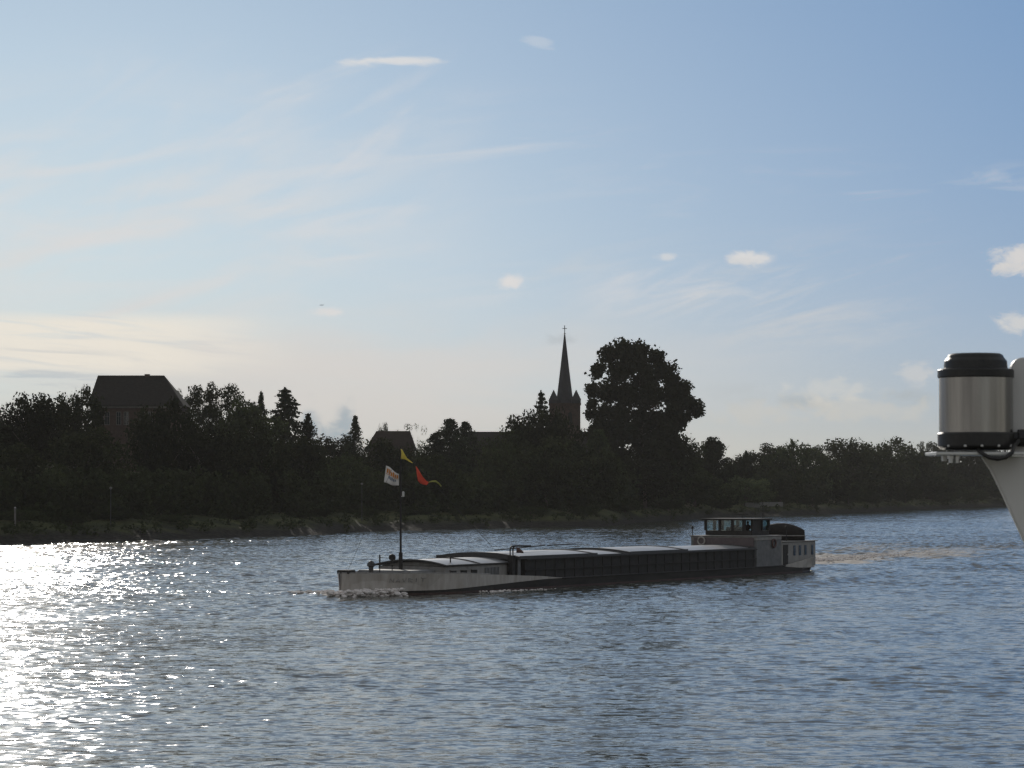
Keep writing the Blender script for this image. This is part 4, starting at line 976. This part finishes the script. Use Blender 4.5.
# ------------------------------------------------------------------ sky
SKY_TINT = (.86,1.10,1.28,1)
def make_world():
    w = bpy.data.worlds.new('World'); scene.world = w; w.use_nodes = True
    nt = w.node_tree; N = nt.nodes; Lk = nt.links; bg = N['Background']
    sky = N.new('ShaderNodeTexSky'); sky.sky_type = 'NISHITA'; sky.sun_disc = False
    sky.sun_elevation = SUN_EL; sky.sun_rotation = SUN_AZ
    sky.altitude = 50; sky.air_density = 1.0; sky.dust_density = 0.8; sky.ozone_density = 2.5
    tc = N.new('ShaderNodeTexCoord'); sp = N.new('ShaderNodeSeparateXYZ'); Lk.new(tc.outputs['Generated'], sp.inputs[0])
    def val(x):
        return x
    def mth(op, a, b=None, c=None, clamp=False):
        n = N.new('ShaderNodeMath'); n.operation = op; n.use_clamp = clamp
        for i, q in enumerate((a, b, c)):
            if q is None: continue
            if isinstance(q, (int, float)): n.inputs[i].default_value = q
            else: Lk.new(q, n.inputs[i])
        return n.outputs[0]
    U = mth('ARCTAN2', sp.outputs['X'], sp.outputs['Y']); V = mth('ARCSINE', sp.outputs['Z'])
    def uv(px, py): return ((px-512)/F, (484-py)/F)
    def noise(su, sv, rot=0, detail=5, rough=.6, seed=0, dist=0):
        cb = N.new('ShaderNodeCombineXYZ'); Lk.new(U, cb.inputs[0]); Lk.new(V, cb.inputs[1]); cb.inputs[2].default_value = seed
        m0 = N.new('ShaderNodeMapping'); m0.inputs['Rotation'].default_value = (0, 0, rot); Lk.new(cb.outputs[0], m0.inputs['Vector'])
        m1 = N.new('ShaderNodeMapping'); m1.inputs['Scale'].default_value = (su, sv, 1); Lk.new(m0.outputs[0], m1.inputs['Vector'])
        n = N.new('ShaderNodeTexNoise'); n.inputs['Scale'].default_value = 1; n.inputs['Detail'].default_value = detail; n.inputs['Roughness'].default_value = rough
        n.inputs['Distortion'].default_value = dist
        Lk.new(m1.outputs[0], n.inputs['Vector']); return n.outputs['Fac']
    def ramp(x, a, b):
        n = N.new('ShaderNodeMapRange'); n.interpolation_type = 'SMOOTHSTEP'
        n.inputs['From Min'].default_value = a; n.inputs['From Max'].default_value = b; Lk.new(x, n.inputs['Value']); return n.outputs[0]
    # the sky is sampled a little higher than it stands: the evening blue reached low
    v2 = mth('MULTIPLY_ADD', sp.outputs['Z'], SKY_K, SKY_B); cbs = N.new('ShaderNodeCombineXYZ')
    Lk.new(sp.outputs['X'], cbs.inputs[0]); Lk.new(sp.outputs['Y'], cbs.inputs[1]); Lk.new(v2, cbs.inputs[2])
    nm = N.new('ShaderNodeVectorMath'); nm.operation = 'NORMALIZE'; Lk.new(cbs.outputs[0], nm.inputs[0]); Lk.new(nm.outputs[0], sky.inputs['Vector'])
    hs = N.new('ShaderNodeHueSaturation'); hs.inputs['Saturation'].default_value = SKY_SAT; 
    gm = N.new('ShaderNodeGamma'); gm.inputs['Gamma'].default_value = SKY_GAMMA; Lk.new(sky.outputs[0], gm.inputs['Color'])
    Lk.new(gm.outputs[0], hs.inputs['Color']); hs.inputs['Value'].default_value = SKY_GAIN
    tn = N.new('ShaderNodeMixRGB'); tn.blend_type = 'MULTIPLY'; tn.inputs['Fac'].default_value = 1; tn.inputs['Color2'].default_value = SKY_TINT
    Lk.new(hs.outputs[0], tn.inputs['Color1']); cur = tn.outputs[0]
    def over(cur, mask, col, op=1.0):
        m = N.new('ShaderNodeMixRGB'); Lk.new(mth('MULTIPLY', mask, op, clamp=True), m.inputs['Fac']); Lk.new(cur, m.inputs['Color1'])
        m.inputs['Color2'].default_value = tuple(c*CLOUD for c in col)+(1,); return m.outputs[0]
    def box(px0, px1, py0, py1, sx, sy):
        """soft window in direction space"""
        u0, v1 = uv(px0, py0); u1, v0 = uv(px1, py1); sx /= F; sy /= F
        a = mth('MULTIPLY', ramp(U, u0-sx, u0+sx), mth('SUBTRACT', 1, ramp(U, u1-sx, u1+sx)))
        b = mth('MULTIPLY', ramp(V, v0-sy, v0+sy), mth('SUBTRACT', 1, ramp(V, v1-sy, v1+sy)))
        return mth('MULTIPLY', a, b)
    hi = mth('MAXIMUM', ramp(V, .17, .42), ramp(mth('ABSOLUTE', U), .7, 1.5))
    cur = over(cur, mth('MULTIPLY', hi, ramp(noise(2.2, 3.5, .3, 5, .6, 6.2, .5), .05, .5)), (.47,.48,.485), .9)
    # pale band of haze low over the horizon
    hz = mth('POWER', 2.718, mth('MULTIPLY', mth('MAXIMUM', V, 0.0), -26.0))
    cur = over(cur, hz, (.97,.90,.72), .92)
    # thin veil, stronger to the left
    veil = ramp(noise(8, 34, -.16, 7, .62, 1.3, .9), .42, .66)
    lf = mth('SUBTRACT', 1, ramp(U, -.15, .02)); bandv = mth('SUBTRACT', 1, ramp(V, .085, .15))
    cur = over(cur, mth('MULTIPLY', mth('MULTIPLY', veil, lf), bandv), (1.12,1.08,1.05), .75)
    low = mth('MULTIPLY', mth('SUBTRACT', 1, ramp(mth('ADD', V, mth('MULTIPLY', noise(10, 30, -.2, 6, .6, 8.8, .6), .04)), .055, .095)), mth('SUBTRACT', 1, ramp(U, -.04, .15)))
    cur = over(cur, mth('MULTIPLY', low, ramp(noise(7, 40, .06, 5, .6, 4.0, .4), .25, .65)), (1.08,1.01,.95), .72)
    # wispy diagonal cirrus over the middle right
    ci = mth('MULTIPLY', ramp(noise(8, 60, -.22, 7, .62, 7.7, .9), .47, .74), box(520, 900, 250, 350, 90, 30))
    cur = over(cur, ci, (1.0,.98,.96), .7)
    for sc_, rot, seed, bx, op in (((14, 52), -.50, 11.3, (-300, 430, 70, 250, 90, 40), .38), ((10, 70), -.12, 15.1, (-200, 560, 110, 300, 120, 40), .38), ((22, 120), -.30, 19.4, (590, 800, 268, 318, 40, 14), .42), ((12, 90), -.05, 23.9, (520, 1100, 160, 240, 80, 20), .22)):
        cur = over(cur, mth('MULTIPLY', ramp(noise(sc_[0], sc_[1], rot, 7, .6, seed, 1.0), .46, .72), box(*bx)), (1.16,1.10,1.07), op)
    # streaked bank at lower left
    bk = mth('MULTIPLY', ramp(noise(16, 240, .10, 7, .62, 2.1, .6), .30, .54), box(-500, 230, 318, 374, 100, 9))
    cur = over(cur, bk, (1.32,1.23,1.08), .92)
    bk = mth('MULTIPLY', ramp(noise(20, 300, .02, 5, .6, 9.1, .4), .50, .62), box(-400, 110, 352, 398, 60, 10))
    cur = over(cur, bk, (.66,.75,.84), .5)
    # single clouds: (px, py, half width, half height, colour, opacity, ragged)
    edge = noise(120, 190, 0, 7, .68, 3.3, .5); edge2 = noise(60, 240, .1, 6, .6, 5.5, .4)
    puffs = [(751,259,28,9,(1.02,.99,.96),.85,edge,1.0),(744,263,20,5,(.88,.88,.88),.5,edge,1.0),(667,257,12,5,(1,.98,.96),.6,edge,1.0),(510,282,15,9,(1.04,1.0,.97),.85,edge,1.0),
             (1012,264,32,17,(1.0,.95,.90),.85,edge,1.1),(1006,270,22,8,(.90,.88,.86),.6,edge,1.1),(1016,326,30,13,(1.0,.96,.90),.7,edge,1.1),(990,182,26,9,(.95,.95,.95),.22,edge,1.0),
             (330,313,19,6,(1.05,1.0,.97),.7,edge,1.0),(398,62,62,5,(1.02,1.0,.98),.8,edge2,.9),(358,64,26,7,(1.02,1.0,.98),.75,edge2,1.0),(538,43,18,10,(1,1,1),.28,edge2,1.0),
             (563,340,24,8,(.72,.78,.82),.6,edge,1.0),(725,292,60,9,(1,.97,.94),.2,edge2,1.0),
             (312,424,14,26,(.58,.68,.75),.85,edge,.9),(345,424,15,27,(.58,.68,.75),.85,edge,.9),(330,436,28,16,(.58,.68,.75),.85,edge,.9),
             (800,402,34,12,(.66,.72,.75),.6,edge,1.0),(905,398,30,12,(.66,.72,.75),.55,edge,1.0),(912,376,22,17,(.98,.93,.87),.45,edge,1.1),(860,410,80,16,(.96,.93,.85),.5,edge,1.7),(765,414,70,15,(.96,.93,.85),.5,edge,1.7),(830,390,60,12,(.94,.92,.86),.45,edge,1.7),
             (735,392,40,16,(.74,.80,.83),.3,edge,1.0)]
    for px, py, a, b, col, op, ed, k in puffs:
        if min(col) > .85: col = tuple(1.12*c for c in col)
        u0, v0 = uv(px, py)
        du = mth('DIVIDE', mth('SUBTRACT', U, u0), a/F); dv = mth('DIVIDE', mth('SUBTRACT', V, v0), b/F)
        r2 = mth('SQRT', mth('ADD', mth('MULTIPLY', du, du), mth('MULTIPLY', dv, dv)))
        m = mth('ADD', mth('SUBTRACT', 1.0, r2), mth('MULTIPLY', mth('SUBTRACT', ed, .5), 2.6*k))
        cur = over(cur, ramp(m, -.02, .85), col, op)
    Lk.new(cur, bg.inputs['Color']); bg.inputs['Strength'].default_value = SKY_STRENGTH
SKY_STRENGTH = .10; SKY_K = 1.2; SKY_B = .30; SKY_SAT = 1.95; CLOUD = 15; SKY_GAMMA = .58; SKY_GAIN = 3.4
make_world()
sd = bpy.data.lights.new('sun', 'SUN'); sd.energy = 5.0; sd.angle = math.radians(.5); sd.color = (1.0,.93,.84)
so = bpy.data.objects.new('sun', sd); C.objects.link(so)
dirv = Vector((math.cos(SUN_EL)*math.sin(SUN_AZ), math.cos(SUN_EL)*math.cos(SUN_AZ), math.sin(SUN_EL)))
so.rotation_euler = dirv.to_track_quat('Z', 'Y').to_euler(); so.location = dirv*300

# ------------------------------------------------------------------ camera
cd = bpy.data.cameras.new('camera'); cam = bpy.data.objects.new('camera', cd); C.objects.link(cam)
cd.sensor_width = 36; cd.lens = 36*F/1024; cd.clip_start = .1; cd.clip_end = 12000
cam.location = (0, 0, EYE); cam.rotation_euler = (math.radians(90)+PITCH, 0, 0)
cd.dof.use_dof = True; cd.dof.focus_distance = 230; cd.dof.aperture_fstop = 26
scene.camera = cam
vs = scene.view_settings; vs.view_transform = 'Standard'; vs.look = 'None'; vs.gamma = 1; vs.exposure = -1.2; vs.use_curve_mapping = False
scene.cycles.use_denoising = True
scene.cycles.caustics_reflective = False
# evening air: thin even haze round the whole scene
def haze():
    mb = MB(); mb.box(-2600, 5200, -400, 3300, -6, 60)
    m = bpy.data.materials.new('evening_haze'); m.use_nodes = True; nt = m.node_tree; N = nt.nodes
    for n in list(N): N.remove(n)
    out = N.new('ShaderNodeOutputMaterial'); v = N.new('ShaderNodeVolumePrincipled')
    v.inputs['Color'].default_value = (.98,.95,.89,1); v.inputs['Density'].default_value = HAZE; v.inputs['Anisotropy'].default_value = 0
    nt.links.new(v.outputs[0], out.inputs['Volume'])
    o = mb.build('haze', m); tag(o, 'thin evening haze hanging over the river', 'haze', kind='stuff')
HAZE = .00007
haze()
